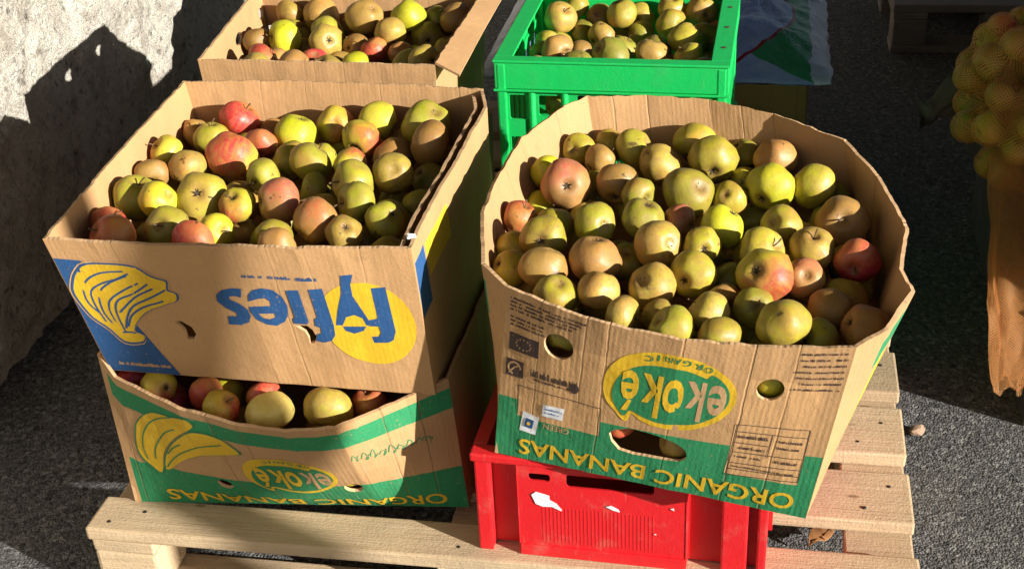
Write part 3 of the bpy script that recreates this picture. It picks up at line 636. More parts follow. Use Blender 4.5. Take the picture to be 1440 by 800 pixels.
# ================================================================== BANANA BOX, UPPER LEFT (blue and yellow print)
FYF = Panel([(0.0534, 0.0720, 0.3808), (0.1749, 0.0771, 0.3758), (0.2904, 0.0801, 0.3707), (0.4038, 0.0831, 0.3657), (0.5273, 0.0891, 0.3597)],
            [(0.0173, 0.0399, 0.6087), (0.1378, 0.0419, 0.6057), (0.2532, 0.0520, 0.6027), (0.3787, 0.0570, 0.6017), (0.5173, 0.0690, 0.6017)], seed=11)
FYR = Panel([(0.5273, 0.0891, 0.3597), (0.5303, 0.1865, 0.3597), (0.5353, 0.3522, 0.3617), (0.5384, 0.4877, 0.3637), (0.5333, 0.5530, 0.3637)],
            [(0.5173, 0.0690, 0.6017), (0.5163, 0.1664, 0.6037), (0.5273, 0.3522, 0.6097), (0.5353, 0.5118, 0.6167), (0.5163, 0.5801, 0.6187)], seed=12)
FYB = Panel([(0.5333, 0.5530, 0.3637), (0.3878, 0.5580, 0.3687), (0.1870, 0.5630, 0.3758), (0.0464, 0.5580, 0.3818)], [(0.5163, 0.5801, 0.6187), (0.3737, 0.5891, 0.6207), (0.1779, 0.5941, 0.6207), (0.0042, 0.5811, 0.6207)], seed=13)
FYL = Panel([(0.0464, 0.5580, 0.3818), (0.0494, 0.3271, 0.3818), (0.0534, 0.0720, 0.3808)], [(0.0042, 0.5811, 0.6207), (0.0072, 0.2688, 0.6137), (0.0173, 0.0399, 0.6087)], seed=14)
FYI = Panel([(0.5163, 0.1012, 0.3637), (0.5183, 0.1865, 0.3637), (0.5233, 0.3522, 0.3637), (0.5263, 0.4877, 0.3657), (0.5203, 0.5429, 0.3657)],
            [(0.5032, 0.0771, 0.5977), (0.5022, 0.1664, 0.5997), (0.5123, 0.3522, 0.6057), (0.5193, 0.5118, 0.6127), (0.5042, 0.5680, 0.6137)], seed=15)
kraft('kraft_blue_side', [(.006, .058, .13, .222, 'blue'), (.066, .18, .165, .218, 'yellow')], corr=.00005, crease=.1)
kraft('kraft_smooth', corr=.00006, crease=.10)
t = thing('banana_box', 'open upturned banana box with blue lettering on top of the stack', 'box')
fp = panel_obj('front_panel', FYF, t, ('kraft_smooth', 'kraft_smooth', 'kraft_edge'), [FHOLE, FHOLE2], .006)
rp = panel_obj('right_panel', FYR, t, ('kraft_blue_side', 'kraft_smooth', 'kraft_edge'))
panel_obj('inner_right_panel', FYI, t, ('kraft_smooth', 'kraft_smooth', 'kraft_edge'))
panel_obj('back_panel', FYB, t, ('kraft_smooth', 'kraft_smooth', 'kraft_edge')); panel_obj('left_panel', FYL, t, ('kraft_smooth', 'kraft_smooth', 'kraft_edge'))
base_obj('base', [(0.0554, 0.0741, 0.3813), (0.5253, 0.0911, 0.3602), (0.5313, 0.5510, 0.3642), (0.0484, 0.5560, 0.3823)], t, 0)
bp = print_poly('printed_blue_field', FYF, fp, [[(.0015, .001), (.106, .001), (.0395, .203), (.0015, .205)]], 'ink_blue', .0005)
sm = smooth_loop(FBAN, 3)
bn = print_poly('printed_bananas', FYF, bp, [sm], 'ink_yellow', .0008)
cxy = np.array(sm).mean(0)
print_poly('printed_outline', FYF, bn, [[tuple(cxy+(np.array(q)-cxy)*1.045) for q in sm], [tuple(cxy+(np.array(q)-cxy)*1.02) for q in sm]], 'ink_tan', .0010)
for l_ in [sm+[sm[0]]]: print_poly('printed_outline', FYF, bn, [[tuple(cxy+(np.array(q)-cxy)*1.010) for q in sm], [tuple(cxy+(np.array(q)-cxy)*.970) for q in sm]], 'ink_blue', .0011)
FBL += [[(.1000, .1850), (.0780, .1740), (.0560, .1660), (.0330, .1500), (.0290, .1250), (.0330, .0950)], [(.1080, .1690), (.0800, .1540), (.0560, .1370), (.0470, .1180), (.0480, .0900)], [(.1330, .1400), (.1000, .1270), (.0760, .1100), (.0640, .0900)], [(.0450, .0760), (.0600, .0790), (.0700, .0780)]]
for l_ in FBL: print_poly('printed_outline', FYF, bn, [ribbon(smooth_loop(l_, 3, False), .0027)], 'ink_blue', .0011)
print_words('small_print', FYF, bp, [(.020, .098, .0135, .0068)], 'ink_tan', 8, .0009)
print_words('small_print', FYF, fp, [(.258, .289, .1870, .0055), (.293, .324, .1860, .0055), (.330, .358, .1850, .0065)], 'ink_blue', 9)
cl = smooth_loop([(.4120+.0655*math.cos(a), .1165+.0675*math.sin(a)) for a in [2*math.pi*i/20 for i in range(20)]], 2)
print_poly('printed_disc', FYF, fp, [cl], 'ink_yellow', .0005)
for lp in ([FFF], [FY, FDOT], [FF2], [FF1], [FE, FEH], [FS]): print_poly('printed_letter', FYF, fp, lp, 'ink_blue', .0009)
bmr = bmesh.new(); box_bm(bmr, -.006, .006, -.003, .003, -.003, .003, .001)
o = from_bm('paper_scrap', bmr, ['paper_white'], t); o.location = (.511, .098, .604); o.rotation_euler = (.2, .3, .5)
settle(t, (.29, .31, .364))

# ================================================================== BANANA BOX, LOWER LEFT (on the pallet)
BBF = Panel([(.048, .068, .1445), (.0785, .0707, .1445), (.1956, .0811, .1445), (.2872, .0892, .1445), (.3585, .0955, .1445), (.3992, .0991, .1445), (.4272, .1015, .1445), (.4603, .1045, .1445), (.5061, .1085, .1445), (.557, .113, .1445)],
            [(.037, .075, .405), (.064, .060, .377), (.178, .010, .365), (.270, -.015, .363), (.345, -.025, .364), (.385, -.025, .369), (.414, -.020, .372), (.445, .025, .363), (.488, .075, .361), (.542, .110, .374)], bulge=.012, seed=21)
BBR = Panel([(.557, .113, .1445), (.550, .30, .1445), (.535, .56, .1445)], [(.542, .110, .374), (.548, .30, .372), (.548, .57, .372)], seed=22)
BBB = Panel([(.535, .56, .1445), (.27, .555, .1445), (.025, .55, .1445)], [(.548, .57, .372), (.27, .575, .376), (.03, .57, .380)], seed=23)
BBL = Panel([(.025, .55, .1445), (.035, .28, .1445), (.048, .068, .1445)], [(.03, .57, .380), (.030, .28, .385), (.037, .075, .405)], seed=24)
kraft('kraft_two_bands', [(.012, .6, -.01, .082, 'green'), (.014, .6, .190, .226, 'green')], corr=.00010)
t = thing('banana_box', 'bulging banana box with green bands at the bottom of the stack', 'box')
fp = panel_obj('front_panel', BBF, t, ('kraft_two_bands', 'kraft_plain', 'kraft_edge'), [ellipse(.175, .066, .0125, .0115, 18), ellipse(.3745, .074, .0135, .0140, 18)])
panel_obj('right_panel', BBR, t); panel_obj('back_panel', BBB, t); panel_obj('left_panel', BBL, t)
base_obj('base', [(.050, .070), (.555, .115), (.533, .558), (.028, .548)], t, .1446)
def bbmap(s, t_): return ((s-.2285)*.85+.290, (t_-.165)*.82+.110)
eko_logo(BBF, fp, bbmap)
print_text('printed_lettering', BBF, fp, 'ORGANIC BANANAS', .064, .520, .009, .0335, 'ink_yellow', .016)
for q in (BB1, BB2):
    sm = smooth_loop(q, 3); c_ = np.array(sm).mean(0)
    bn = print_poly('printed_bananas', BBF, fp, [sm], 'ink_yellow', .0007)
    print_poly('printed_outline', BBF, bn, [[tuple(c_+(np.array(a)-c_)*1.05) for a in sm], [tuple(c_+(np.array(a)-c_)*1.0) for a in sm]], 'ink_green', .0009)
for l_ in BLL: print_poly('printed_outline', BBF, fp, [ribbon(smooth_loop(l_, 3, False), .0022)], 'ink_green', .0011)
rr = random.Random(4)
scr = [ribbon(smooth_loop([(s, b), (s+.003+rr.uniform(0, .004), b+rr.uniform(.006, .016)), (s+.008+rr.uniform(0, .004), b+rr.uniform(-.003, .004)), (s+.006, b-rr.uniform(.002, .008)), (s+rr.uniform(.010, .017), b+rr.uniform(.001, .009))], 3, False), .0016) for s, b in [(.395+.014*i, .156-.0012*i+rr.uniform(-.002, .002)) for i in range(9)]]
for q in scr: print_poly('printed_script', BBF, fp, [q], 'ink_green', .0007)
settle(t, (.29, .31, .1445))

# ================================================================== PLAIN CARTONS BEHIND
def carton(label, B, T, holes=((), (), (), ()), mats=('kraft_smooth', 'kraft_smooth', 'kraft_edge'), seed=40, name='cardboard_box'):
    """B, T: FL, FR, BR, BL corners"""
    t = thing(name, label, 'box'); names = ('front_panel', 'right_panel', 'back_panel', 'left_panel')
    for i in range(4):
        a, b = B[i], B[(i+1) % 4]; c, d = T[i], T[(i+1) % 4]
        k = 5; lerp = lambda p_, q_: [tuple(p_[j]+(q_[j]-p_[j])*f/k for j in range(3)) for f in range(k+1)]
        panel_obj(names[i], Panel(lerp(a, b), lerp(c, d), seed=seed+i, crinkle=.002), t, mats, holes[i])
    base_obj('base', [(q[0], q[1]) for q in B], t, B[0][2])
    return t
t = carton('plain brown open cardboard box behind the blue-lettered one', [(0.0192, 0.6580, 0.3968), (0.4181, 0.6530, 0.3968), (0.4201, 1.0224, 0.3968), (0.0044, 1.0224, 0.3968)],
           [(0.0054, 0.6501, 0.6323), (0.4230, 0.6452, 0.6323), (0.4378, 1.0224, 0.6421), (-0.0133, 1.0224, 0.6421)],
           holes=((), (), [ellipse(.42, .155, .017, .014, 16)], [ellipse(.028, .196, .014, .011, 12), ellipse(.170, .200, .020, .011, 16), ellipse(.350, .204, .015, .011, 14)]), seed=41)
fl = Panel([(0.4733, 1.0126, 0.6303), (0.4693, 0.8254, 0.6254), (0.4664, 0.6294, 0.6185)], [(0.4378, 1.0224, 0.6426), (0.4309, 0.8254, 0.6387), (0.4230, 0.6452, 0.6337)], seed=46)
panel_obj('rim_flap', fl, t, ('kraft_smooth', 'kraft_smooth', 'kraft_edge'), thick=.004)
settle(t, (.22, .84, 0.3968))
t = carton('brown cardboard box supporting the plain open box', [(.02, .67, .1445), (.43, .67, .1445), (.43, 1.03, .1445), (.01, 1.03, .1445)],
           [(.015, .665, 0.395), (.435, .66, 0.395), (.435, 1.03, 0.395), (.005, 1.03, 0.395)], seed=51)
settle(t, (.21, .88, .1445))

# carton with a printed plastic sack lying in it
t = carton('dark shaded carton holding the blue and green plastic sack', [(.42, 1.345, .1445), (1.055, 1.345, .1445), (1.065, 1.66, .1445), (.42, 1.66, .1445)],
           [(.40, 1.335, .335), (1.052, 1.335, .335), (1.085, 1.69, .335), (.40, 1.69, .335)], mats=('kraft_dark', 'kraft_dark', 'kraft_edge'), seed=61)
settle(t, (.74, 1.51, .1445))
def plastic_sack():
    bm = bmesh.new(); nx, ny = 90, 60; X0, X1, Y0, Y1 = .345, 1.105, 1.335, 1.93
    me = bpy.data.meshes.new('plastic_sack'); V = []; F = []; mi = []
    def top(i, j):
        u, v = i/nx, j/ny; x = X0+(X1-X0)*u; y = Y0+(Y1-Y0)*v
        ed = min(u, 1-u, .5)*2
        pil = (1-abs(2*u-1)**5)*(1-abs(2*v-1)**4)
        q = Vector((x*7, y*7, 1.0)); cr = .022*noise.noise(q)+.012*noise.noise(q*2.7)+.005*noise.noise(q*7)
        x += .012*noise.noise(Vector((y*16, 3, 0)))*(1 if u > .9 else 0)
        return (x, y, .343+.065*max(0, pil)+cr*(.25+.75*max(0, pil)))
    for side in (0, 1):
        for i in range(nx+1):
            for j in range(ny+1):
                x, y, z = top(i, j); V.append((x, y, z if side == 0 else min(z-.004, .339-.0*z)))
    w = ny+1; off = (nx+1)*w
    for i in range(nx):
        for j in range(ny):
            a = i*w+j; F.append((a, a+w, a+w+1, a+1)); u, v = (i+.5)/nx, (j+.5)/ny
            mi.append(0)
    n1 = len(F)
    for i in range(nx):
        for j in range(ny): a = off+i*w+j; F.append((a, a+1, a+w+1, a+w)); mi.append(0)
    for i in range(nx):
        for j, s in ((0, 1), (ny, -1)):
            a = i*w+j; q = (a, a+off, a+off+w, a+w); F.append(q if s > 0 else q[::-1]); mi.append(0)
    for j in range(ny):
        for i, s in ((0, -1), (nx, 1)):
            a = i*w+j; q = (a, a+off, a+off+1, a+1); F.append(q if s > 0 else q[::-1]); mi.append(0)
    me.from_pydata(V, [], F); me.polygons.foreach_set('material_index', mi)
    o = mobj('plastic_sack', me, ['bag_print'], None, True)
    tag(o, 'crumpled blue and green plastic sack with a red curve, on the dark carton', 'sack')
plastic_sack()

# ================================================================== PLASTIC CRATES
def slotted(name, x0, x1, z0, z1, holes, y, th, mat, parent):
    """upright plate facing -y with openings"""
    V, E = loops_to_edges([[(x0, z0), (x1, z0), (x1, z1), (x0, z1)]]+holes); P, F = fill2d(V, E)
    k = len(P); cnt = {(f[i], f[(i+1) % 3]) for f in F for i in range(3)}; rim = [(a, b) for a, b in cnt if (b, a) not in cnt]
    me = bpy.data.meshes.new(name)
    me.from_pydata([(a, y, b) for a, b in P]+[(a, y+th, b) for a, b in P], [], list(F)+[(c+k, b+k, a+k) for a, b, c in F]+[(b, a, a+k, b+k) for a, b in rim])
    return mobj(name, me, [mat], parent)
def rect(x0, x1, z0, z1, r=.004):
    o = []
    for cx, cz, a0 in ((x1-r, z1-r, 0), (x0+r, z1-r, 90), (x0+r, z0+r, 180), (x1-r, z0+r, 270)):
        o += [(cx+r*math.cos(math.radians(a0+d)), cz+r*math.sin(math.radians(a0+d))) for d in (0, 30, 60, 90)]
    return o
def red_crate():
    W, D, H = .400, .40, 0.1709
    t = thing('plastic_crate', 'scuffed red plastic crate with torn label under the green-printed box', 'crate', (.5905, .0235, .1445), -.035)
    m = 'red_plastic'
    # front: recessed plate, proud middle panel, posts
    slotted('recess_panel', .004, W-.004, .004, H-.02, [rect(.155*W, .725*W, .03, H-.024)], .020, .003, m, t)
    fp = slotted('front_panel', .150*W, .730*W, .002, H-.016, [rect(.19*W, .265*W, H-.040, H-.028), rect(.32*W, .62*W, H-.046, H-.026)], .001, .003, m, t)
    for u_ in (.147, .728): box('panel_side', u_*W, (u_+.005)*W, .0, .022, .002, H-.016, m, t, .001)
    boxes('bottom_lip', [(.152*W, .728*W, -.003, .002, .001, .019)], m, t, .001)
    box('corner_post', 0, .052*W, 0, .030, 0, H-.012, m, t, .003)
    box('corner_post', .848*W, .936*W, .001, .022, 0, H-.012, m, t, .003)
    box('corner_post', .968*W, W, 0, .030, 0, H-.012, m, t, .003)
    box('rim', -.004, W+.004, -.005, .020, H-.013, H, m, t, .003)
    boxes('ribbing', [(x-.0012, x+.0012, .00065, .002, .026, .088) for x in [(.235+.0132*i)*W for i in range(30)]], m, fp, .0005)
    # other sides
    for nm, b in (('side_panel', (0, .004, .03, D-.03, 0, H-.012)), ('side_panel', (W-.004, W, .03, D-.03, 0, H-.012)), ('back_panel', (.0, W, D-.004, D, 0, H-.012)), ('base', (.004, W-.004, .024, D-.006, .002, .006))): box(nm, *b, m, t, .0015)
    for i in range(5):
        y = .09+i*.085; box('side_rib', -.006, .001, y, y+.006, .01, H-.014, m, t, .001); box('side_rib', W-.001, W+.006, y, y+.006, .01, H-.014, m, t, .001)
    for b in ((-.004, .016, .021, D, H-.013, H), (W-.016, W+.004, .021, D, H-.013, H), (.0165, W-.0165, D-.016, D+.003, H-.013, H)): box('rim', *b, m, t, .002)
    # torn paper label and scuffs
    pts = [(.198, .107), (.215, .113), (.245, .110), (.262, .108), (.262, .101), (.285, .096), (.305, .085), (.300, .083), (.270, .089), (.235, .088), (.212, .092)]
    bm = bmesh.new(); bm.faces.new([bm.verts.new((a*W, -.0005, b)) for a, b in pts]); bmesh.ops.triangulate(bm, faces=bm.faces); o = from_bm('torn_label', bm, ['paper_white'], fp); o['label'] = 'torn scrap of white paper label'
    for pts in ([(.455, .098), (.475, .101), (.50, .096), (.505, .091), (.48, .093)], [(.675, .105), (.688, .107), (.69, .102)], [(.62, .058), (.628, .060), (.630, .057)]):
        bm = bmesh.new(); bm.faces.new([bm.verts.new((a*W, -.0006, b)) for a, b in pts]); o = from_bm('scuff', bm, ['paper_white'], fp)
    return t
red_crate()

def green_crate(label, z, H, front_cut):
    W, D = .396, .40; m = 'green_plastic'
    t = thing('plastic_crate', label, 'crate', (.503, .757, z), -.018, 'stacked green plastic crates')
    b = .052
    # rim band all round, made of four lengths
    box('rim_band', -.004, W+.004, 0, .006, H-b, H-.004, m, t, .002)
    box('rim_band', -.004, W+.004, D-.006, D, H-b, H-.004, m, t, .002)
    box('rim_band', -.004, .003, .0065, D-.0065, H-b, H-.004, m, t, .002); box('rim_band', W-.003, W+.004, .0065, D-.0065, H-b, H-.004, m, t, .002)
    # flat top of the rim
    box('rim', -.006, W+.006, -.003, .022, H-.0035, H+.001, m, t, .0015); box('rim', -.006, W+.006, D-.022, D+.003, H-.0035, H+.001, m, t, .0015)
    box('rim', -.006, .026, .0225, D-.0225, H-.0035, H+.0008, m, t, .0015)
    r = box('rim', W-.028, W+.006, .0225, D-.0225, H-.0035, H+.0008, m, t, .0015)
    box('rim_lip', -.006, W+.006, -.0035, .0, H-b-.004, H-b, m, t, .001)
    for y in (.085, .19, .30):
        bm = bmesh.new(); bmesh.ops.create_cone(bm, cap_ends=True, segments=12, radius1=.0042, radius2=.0042, depth=.0008); o = from_bm('peg_hole', bm, ['calyx_dark'], t); o.location = (W-.010, y, H+.0013)
    # lower walls with openings
    hs = [rect(.020, .055, H-b-.058, H-b-.012), rect(.072, .112, H-b-.050, H-b-.012), rect(.14, .26, H-b-.060, H-b-.010), rect(.29, .33, H-b-.05, H-b-.012), rect(.347, .382, H-b-.058, H-b-.012)]
    hs += [rect(.02+.047*i, .055+.047*i, .025, .085) for i in range(8)]
    fw_ = slotted('front_panel', .001, W-.001, .002, H-b, hs, .004, .004, m, t)
    bw = slotted('back_panel', .001, W-.001, .002, H-b, [], D-.008, .004, m, t)
    for x in (.060, .118, .275, .338):
        bm = bmesh.new(); bmesh.ops.create_cone(bm, cap_ends=True, segments=14, radius1=.007, radius2=.007, depth=H-b-.006); o = from_bm('slat', bm, [m], t, False); o.location = (x, .006, (H-b)/2)
    for side, x in (('side_panel', .0012), ('side_panel', W-.0052)):
        o = slotted(side, .009, D-.009, .002, H-b, [rect(.02+.045*i, .05+.045*i, .02, H-b-.02) for i in range(8)], 0, .004, m, t)
        o.rotation_euler = (0, 0, math.pi/2); o.location = (x+.004, 0, 0)
    box('base', .006, W-.006, .009, D-.009, .002, .006, m, t, .001)
    for x in (0, W-.016):
        for y in (-.001, D-.015): box('corner_post', x, x+.016, y, y+.016, 0, H-.006, m, t, .003)
    return t
green_crate('bright green plastic crate full of apples', .372, .228, True)
green_crate('green plastic crate underneath the apple-filled green one', .1445, .2262, True)

# dark grey crate under the net sack
def grey_crate():
    W, D, H = .44, .80, .235; m = 'grey_plastic'
    t = thing('plastic_crate', 'dark grey plastic crate under the orange net sack', 'crate', (1.432, .615, 0), .0)
    for nm, b in (('front_panel', (0, W, 0, .005, 0, H-.02)), ('back_panel', (0, W, D-.005, D, 0, H-.02)), ('side_panel', (0, .005, .0055, D-.0055, 0, H-.02)), ('side_panel', (W-.005, W, .0055, D-.0055, 0, H-.02)), ('base', (.006, W-.006, .006, D-.006, 0, .006)),
                  ('lid', (.006, W-.006, .006, D-.006, H-.03, H-.022)), ('rim', (-.006, W+.006, -.006, .012, H-.0195, H)), ('rim', (-.006, W+.006, D-.012, D+.006, H-.0195, H)), ('rim', (-.006, .012, .0125, D-.0125, H-.0195, H)), ('rim', (W-.012, W+.006, .0125, D-.0125, H-.0195, H))):
        box(nm, *b, m, t, .002)
    for i in range(6): box('rib', .03+.075*i, .036+.075*i, -.005, .001, .01, H-.022, m, t, .001)
grey_crate()

# wooden fruit bins standing to the right, out of the picture; their shade falls over the right side
def fruit_bin(label, loc, L, D, H):
    t = thing('fruit_bin', label, 'fruit bin', loc, 0, 'wooden fruit bins to the right')
    n = 5; h = (H-.12)/n
    for i in range(n):
        z0 = .12+i*h; z1 = z0+h-.004
        box('side_board', 0, .02, 0, D, z0, z1, 'old_wood', t, .003); box('side_board', L-.02, L, 0, D, z0, z1, 'old_wood', t, .003)
        box('end_board', .021, L-.021, 0, .02, z0, z1, 'old_wood', t, .003); box('end_board', .021, L-.021, D-.02, D, z0, z1, 'old_wood', t, .003)
    for x in (.021, L-.081):
        for y in (.021, D-.081): box('corner_post', x, x+.06, y, y+.06, .12, H-.006, 'old_wood', t, .004)
    box('base', 0, L, 0, D, .1, .119, 'old_wood', t, .003)
    for x in (.0, (L-.1)/2, L-.1): box('skid', x, x+.1, 0, D, 0, .0995, 'old_wood', t, .004)
    box('fill_board', .085, L-.085, .085, D-.085, H-.14, H-.10, 'old_wood', t, .003)
fruit_bin('tall wooden fruit bin beside the net sack', (1.95, .40, 0), 1.0, 1.2, .80)
fruit_bin('tall wooden fruit bin beyond the weathered pallet', (1.99, 1.66, 0), 1.0, 1.2, .80)

# ================================================================== APPLES
def apple_mesh(name, seed, flat=.90, lobes=5, amp=.02, skew=.0):
    r = random.Random(seed); bm = bmesh.new(); ns, nr = 26, 18
    prof = []
    for i in range(nr+1):
        th = math.pi*i/nr; c = math.cos(th); s = math.sin(th)
        rad = s**.92*(1.0+.06*c); z = flat*c
        z -= .34*math.exp(-(rad/.20)**2)*(1 if c > 0 else 0)*.9
        z += .26*math.exp(-(rad/.22)**2)*(1 if c < 0 else 0)*.8
        prof.append((rad, z))
    ph = r.uniform(0, 6.28); rings = []
    top = bm.verts.new((0, 0, prof[0][1])); bot = bm.verts.new((0, 0, prof[-1][1]))
    for rad, z in prof[1:-1]:
        ring = []
        for k in range(ns):
            a = 2*math.pi*k/ns
            f = 1+amp*math.cos(lobes*a+ph)*(.4+.6*(z < 0))
            x, y = rad*f*math.cos(a), rad*f*math.sin(a)
            q = Vector((x, y, z)); d = 1+.10*noise.noise(q*1.3+Vector((seed, 0, 0)))+.03*noise.noise(q*3.2+Vector((0, seed, 0)))
            ring.append(bm.verts.new((x*d+skew*z*.3, y*d, z*d+skew*x*.35)))
        rings.append(ring)
    for k in range(ns): bm.faces.new((top, rings[0][k], rings[0][(k+1) % ns])); bm.faces.new((bot, rings[-1][(k+1) % ns], rings[-1][k]))
    for i in range(len(rings)-1):
        for k in range(ns): bm.faces.new((rings[i][k], rings[i+1][k], rings[i+1][(k+1) % ns], rings[i][(k+1) % ns]))
    sc = .034
    bmesh.ops.scale(bm, vec=(sc, sc, sc), verts=bm.verts); bmesh.ops.recalc_face_normals(bm, faces=bm.faces)
    me = bpy.data.meshes.new(name); bm.to_mesh(me); bm.free(); me.shade_smooth(); me.materials.append(MATS['apple_y']); return me
AM = [apple_mesh('apple', 1), apple_mesh('apple', 2, .84, 5, .03, .05), apple_mesh('apple', 3, .95, 4, .015, -.06), apple_mesh('apple', 4, .88, 5, .025, .12), apple_mesh('apple', 5, .82, 6, .02, -.10), apple_mesh('apple', 6, .78, 5, .035, .08), apple_mesh('apple', 7, .90, 4, .03, -.16), apple_mesh('apple', 8, .86, 5, .04, .0)]
def stalk_mesh():
    bm = bmesh.new(); pts = [(0, 0, .016), (.001, 0, .024), (.003, .001, .031), (.0065, .002, .037)]; prev = None
    for i, q in enumerate(pts):
        rad = .0011 if i < 3 else .0016
        ring = [bm.verts.new((q[0]+rad*math.cos(a), q[1]+rad*math.sin(a), q[2])) for a in [2*math.pi*k/6 for k in range(6)]]
        if prev:
            for k in range(6): bm.faces.new((prev[k], prev[(k+1) % 6], ring[(k+1) % 6], ring[k]))
        prev = ring
    bm.faces.new(prev); me = bpy.data.meshes.new('stalk'); bm.to_mesh(me); bm.free(); me.materials.append(MATS['stalk_brown']); return me
def calyx_mesh():
    bm = bmesh.new(); c = bm.verts.new((0, 0, -.0225)); ring = []
    for k in range(10):
        a = 2*math.pi*k/10; rad = .0065 if k % 2 else .0028; ring.append(bm.verts.new((rad*math.cos(a), rad*math.sin(a), -.0275 if k % 2 else -.0235)))
    for k in range(10): bm.faces.new((c, ring[(k+1) % 10], ring[k]))
    me = bpy.data.meshes.new('calyx'); bm.to_mesh(me); bm.free(); me.materials.append(MATS['calyx_dark']); return me
SM, CM = stalk_mesh(), calyx_mesh()
WORDS = {'y': 'yellow-green apple', 'o': 'russet brown-orange apple', 'g': 'olive green apple', 'r': 'red apple', 'b': 'bright yellow apple', 'm': 'red-flushed yellow apple',
         'u': 'tan-yellow russeted apple', 'p': 'pinkish russet apple', 'd': 'dark green apple', 'w': 'pale cream-yellow apple'}
PLACES = {'fyffes': ('in the blue-lettered box', 'apples in the blue-lettered box'), 'ekoke': ('in the box on red crate', 'apples in the box on the red crate'),
          'green': ('in the bright green crate', 'apples in the green crate'), 'box3': ('in the plain brown box', 'apples in the plain brown box'),
          'bottom': ('in the bulging box', 'apples in the bulging box'), 'net': ('inside the orange net sack', 'apples in the net sack')}
SIDES = {'fyffes': (.02, .52, .04, .57), 'ekoke': (.59, 1.14, -.05, .59), 'green': (.52, .90, .76, 1.13), 'box3': (-.02, .45, .68, 1.06), 'bottom': (.05, .54, -.02, .6)}
arng = random.Random(77)
def add_apple(x, y, z, r, code, place, low=False):
    o = bpy.data.objects.new('apple', AM[arng.randrange(len(AM))]); C.objects.link(o)
    o.material_slots[0].link = 'OBJECT'; o.material_slots[0].material = MATS['apple_'+code]
    o.location = (x, y, z); k = r/.034; k *= arng.uniform(.98, 1.04); o.scale = (k*arng.uniform(.96, 1.04), k*arng.uniform(.96, 1.04), k)
    # stalk axis: anywhere, a little more often up or towards the open side
    ax = Vector((arng.gauss(0, 1), arng.gauss(-.25, 1), arng.gauss(.2, 1))).normalized()
    if arng.random() < .45: ax = -ax
    q = ax.to_track_quat('Z', 'Y') @ Quaternion((0, 0, 1), arng.uniform(0, 6.28))
    o.rotation_euler = q.to_euler()
    w, g = PLACES[place]; size = 'large ' if r > .0345 else ('small ' if r < .0285 else '')
    where = ''
    if place in SIDES:
        x0, x1, y0, y1 = SIDES[place]; u, v = (x-x0)/(x1-x0), (y-y0)/(y1-y0)
        d = [(u, 'on the rough wall side'), (1-u, 'on the asphalt side'), (v, 'by the front panel'), (1-v, 'by the rear panel')]
        m = min(d); where = ', '+m[1] if m[0] < .22 else ', in the middle'
    if low: where = ', low down'+where.replace(' on the', ' on').replace(' by the', ' by')
    tag(o, size+WORDS[code]+' '+w+where, 'apple', g)
    for me in ((SM,) if arng.random() < .75 else ())+(CM,):
        c = bpy.data.objects.new(me.name.split('.')[0], me); C.objects.link(c); c.parent = o
    return o
for place, (main, low) in APPLES.items():
    for q in main.split():
        x, y, z, r, c = q.split(','); add_apple(int(x)/1000, int(y)/1000, int(z)/1000, int(r)/1000, c, place)
    for q in low.split():
        x, y, z, r = [int(v) for v in q.split(',')]; add_apple(x/1000, y/1000, z/1000, r/1000, arng.choice('ggyuod'), place, True)

def behind(pn, s, t_, r, code, place, words):
    X, nn = pn.frame(s, t_); q = X-nn*(r+.007)
    o = add_apple(q[0], q[1], q[2], r, code, place); o['label'] = words
behind(EKF, .350, .186, .030, 'b', 'ekoke', 'yellow apple showing through the round hole beside the small print')
behind(EKF, .074, .194, .029, 'd', 'ekoke', 'dark apple behind the round hole beside the star emblem')
behind(EKF, .250, .060, .027, 'u', 'ekoke', 'apple behind the wide hand hole, at its lower end')
behind(EKF, .166, .075, .026, 'm', 'ekoke', 'orange-yellow apple behind the wide hand hole, at its narrow end')
behind(BBF, .372, .072, .029, 'm', 'bottom', 'yellow apple showing through the round hole of the bulging box')

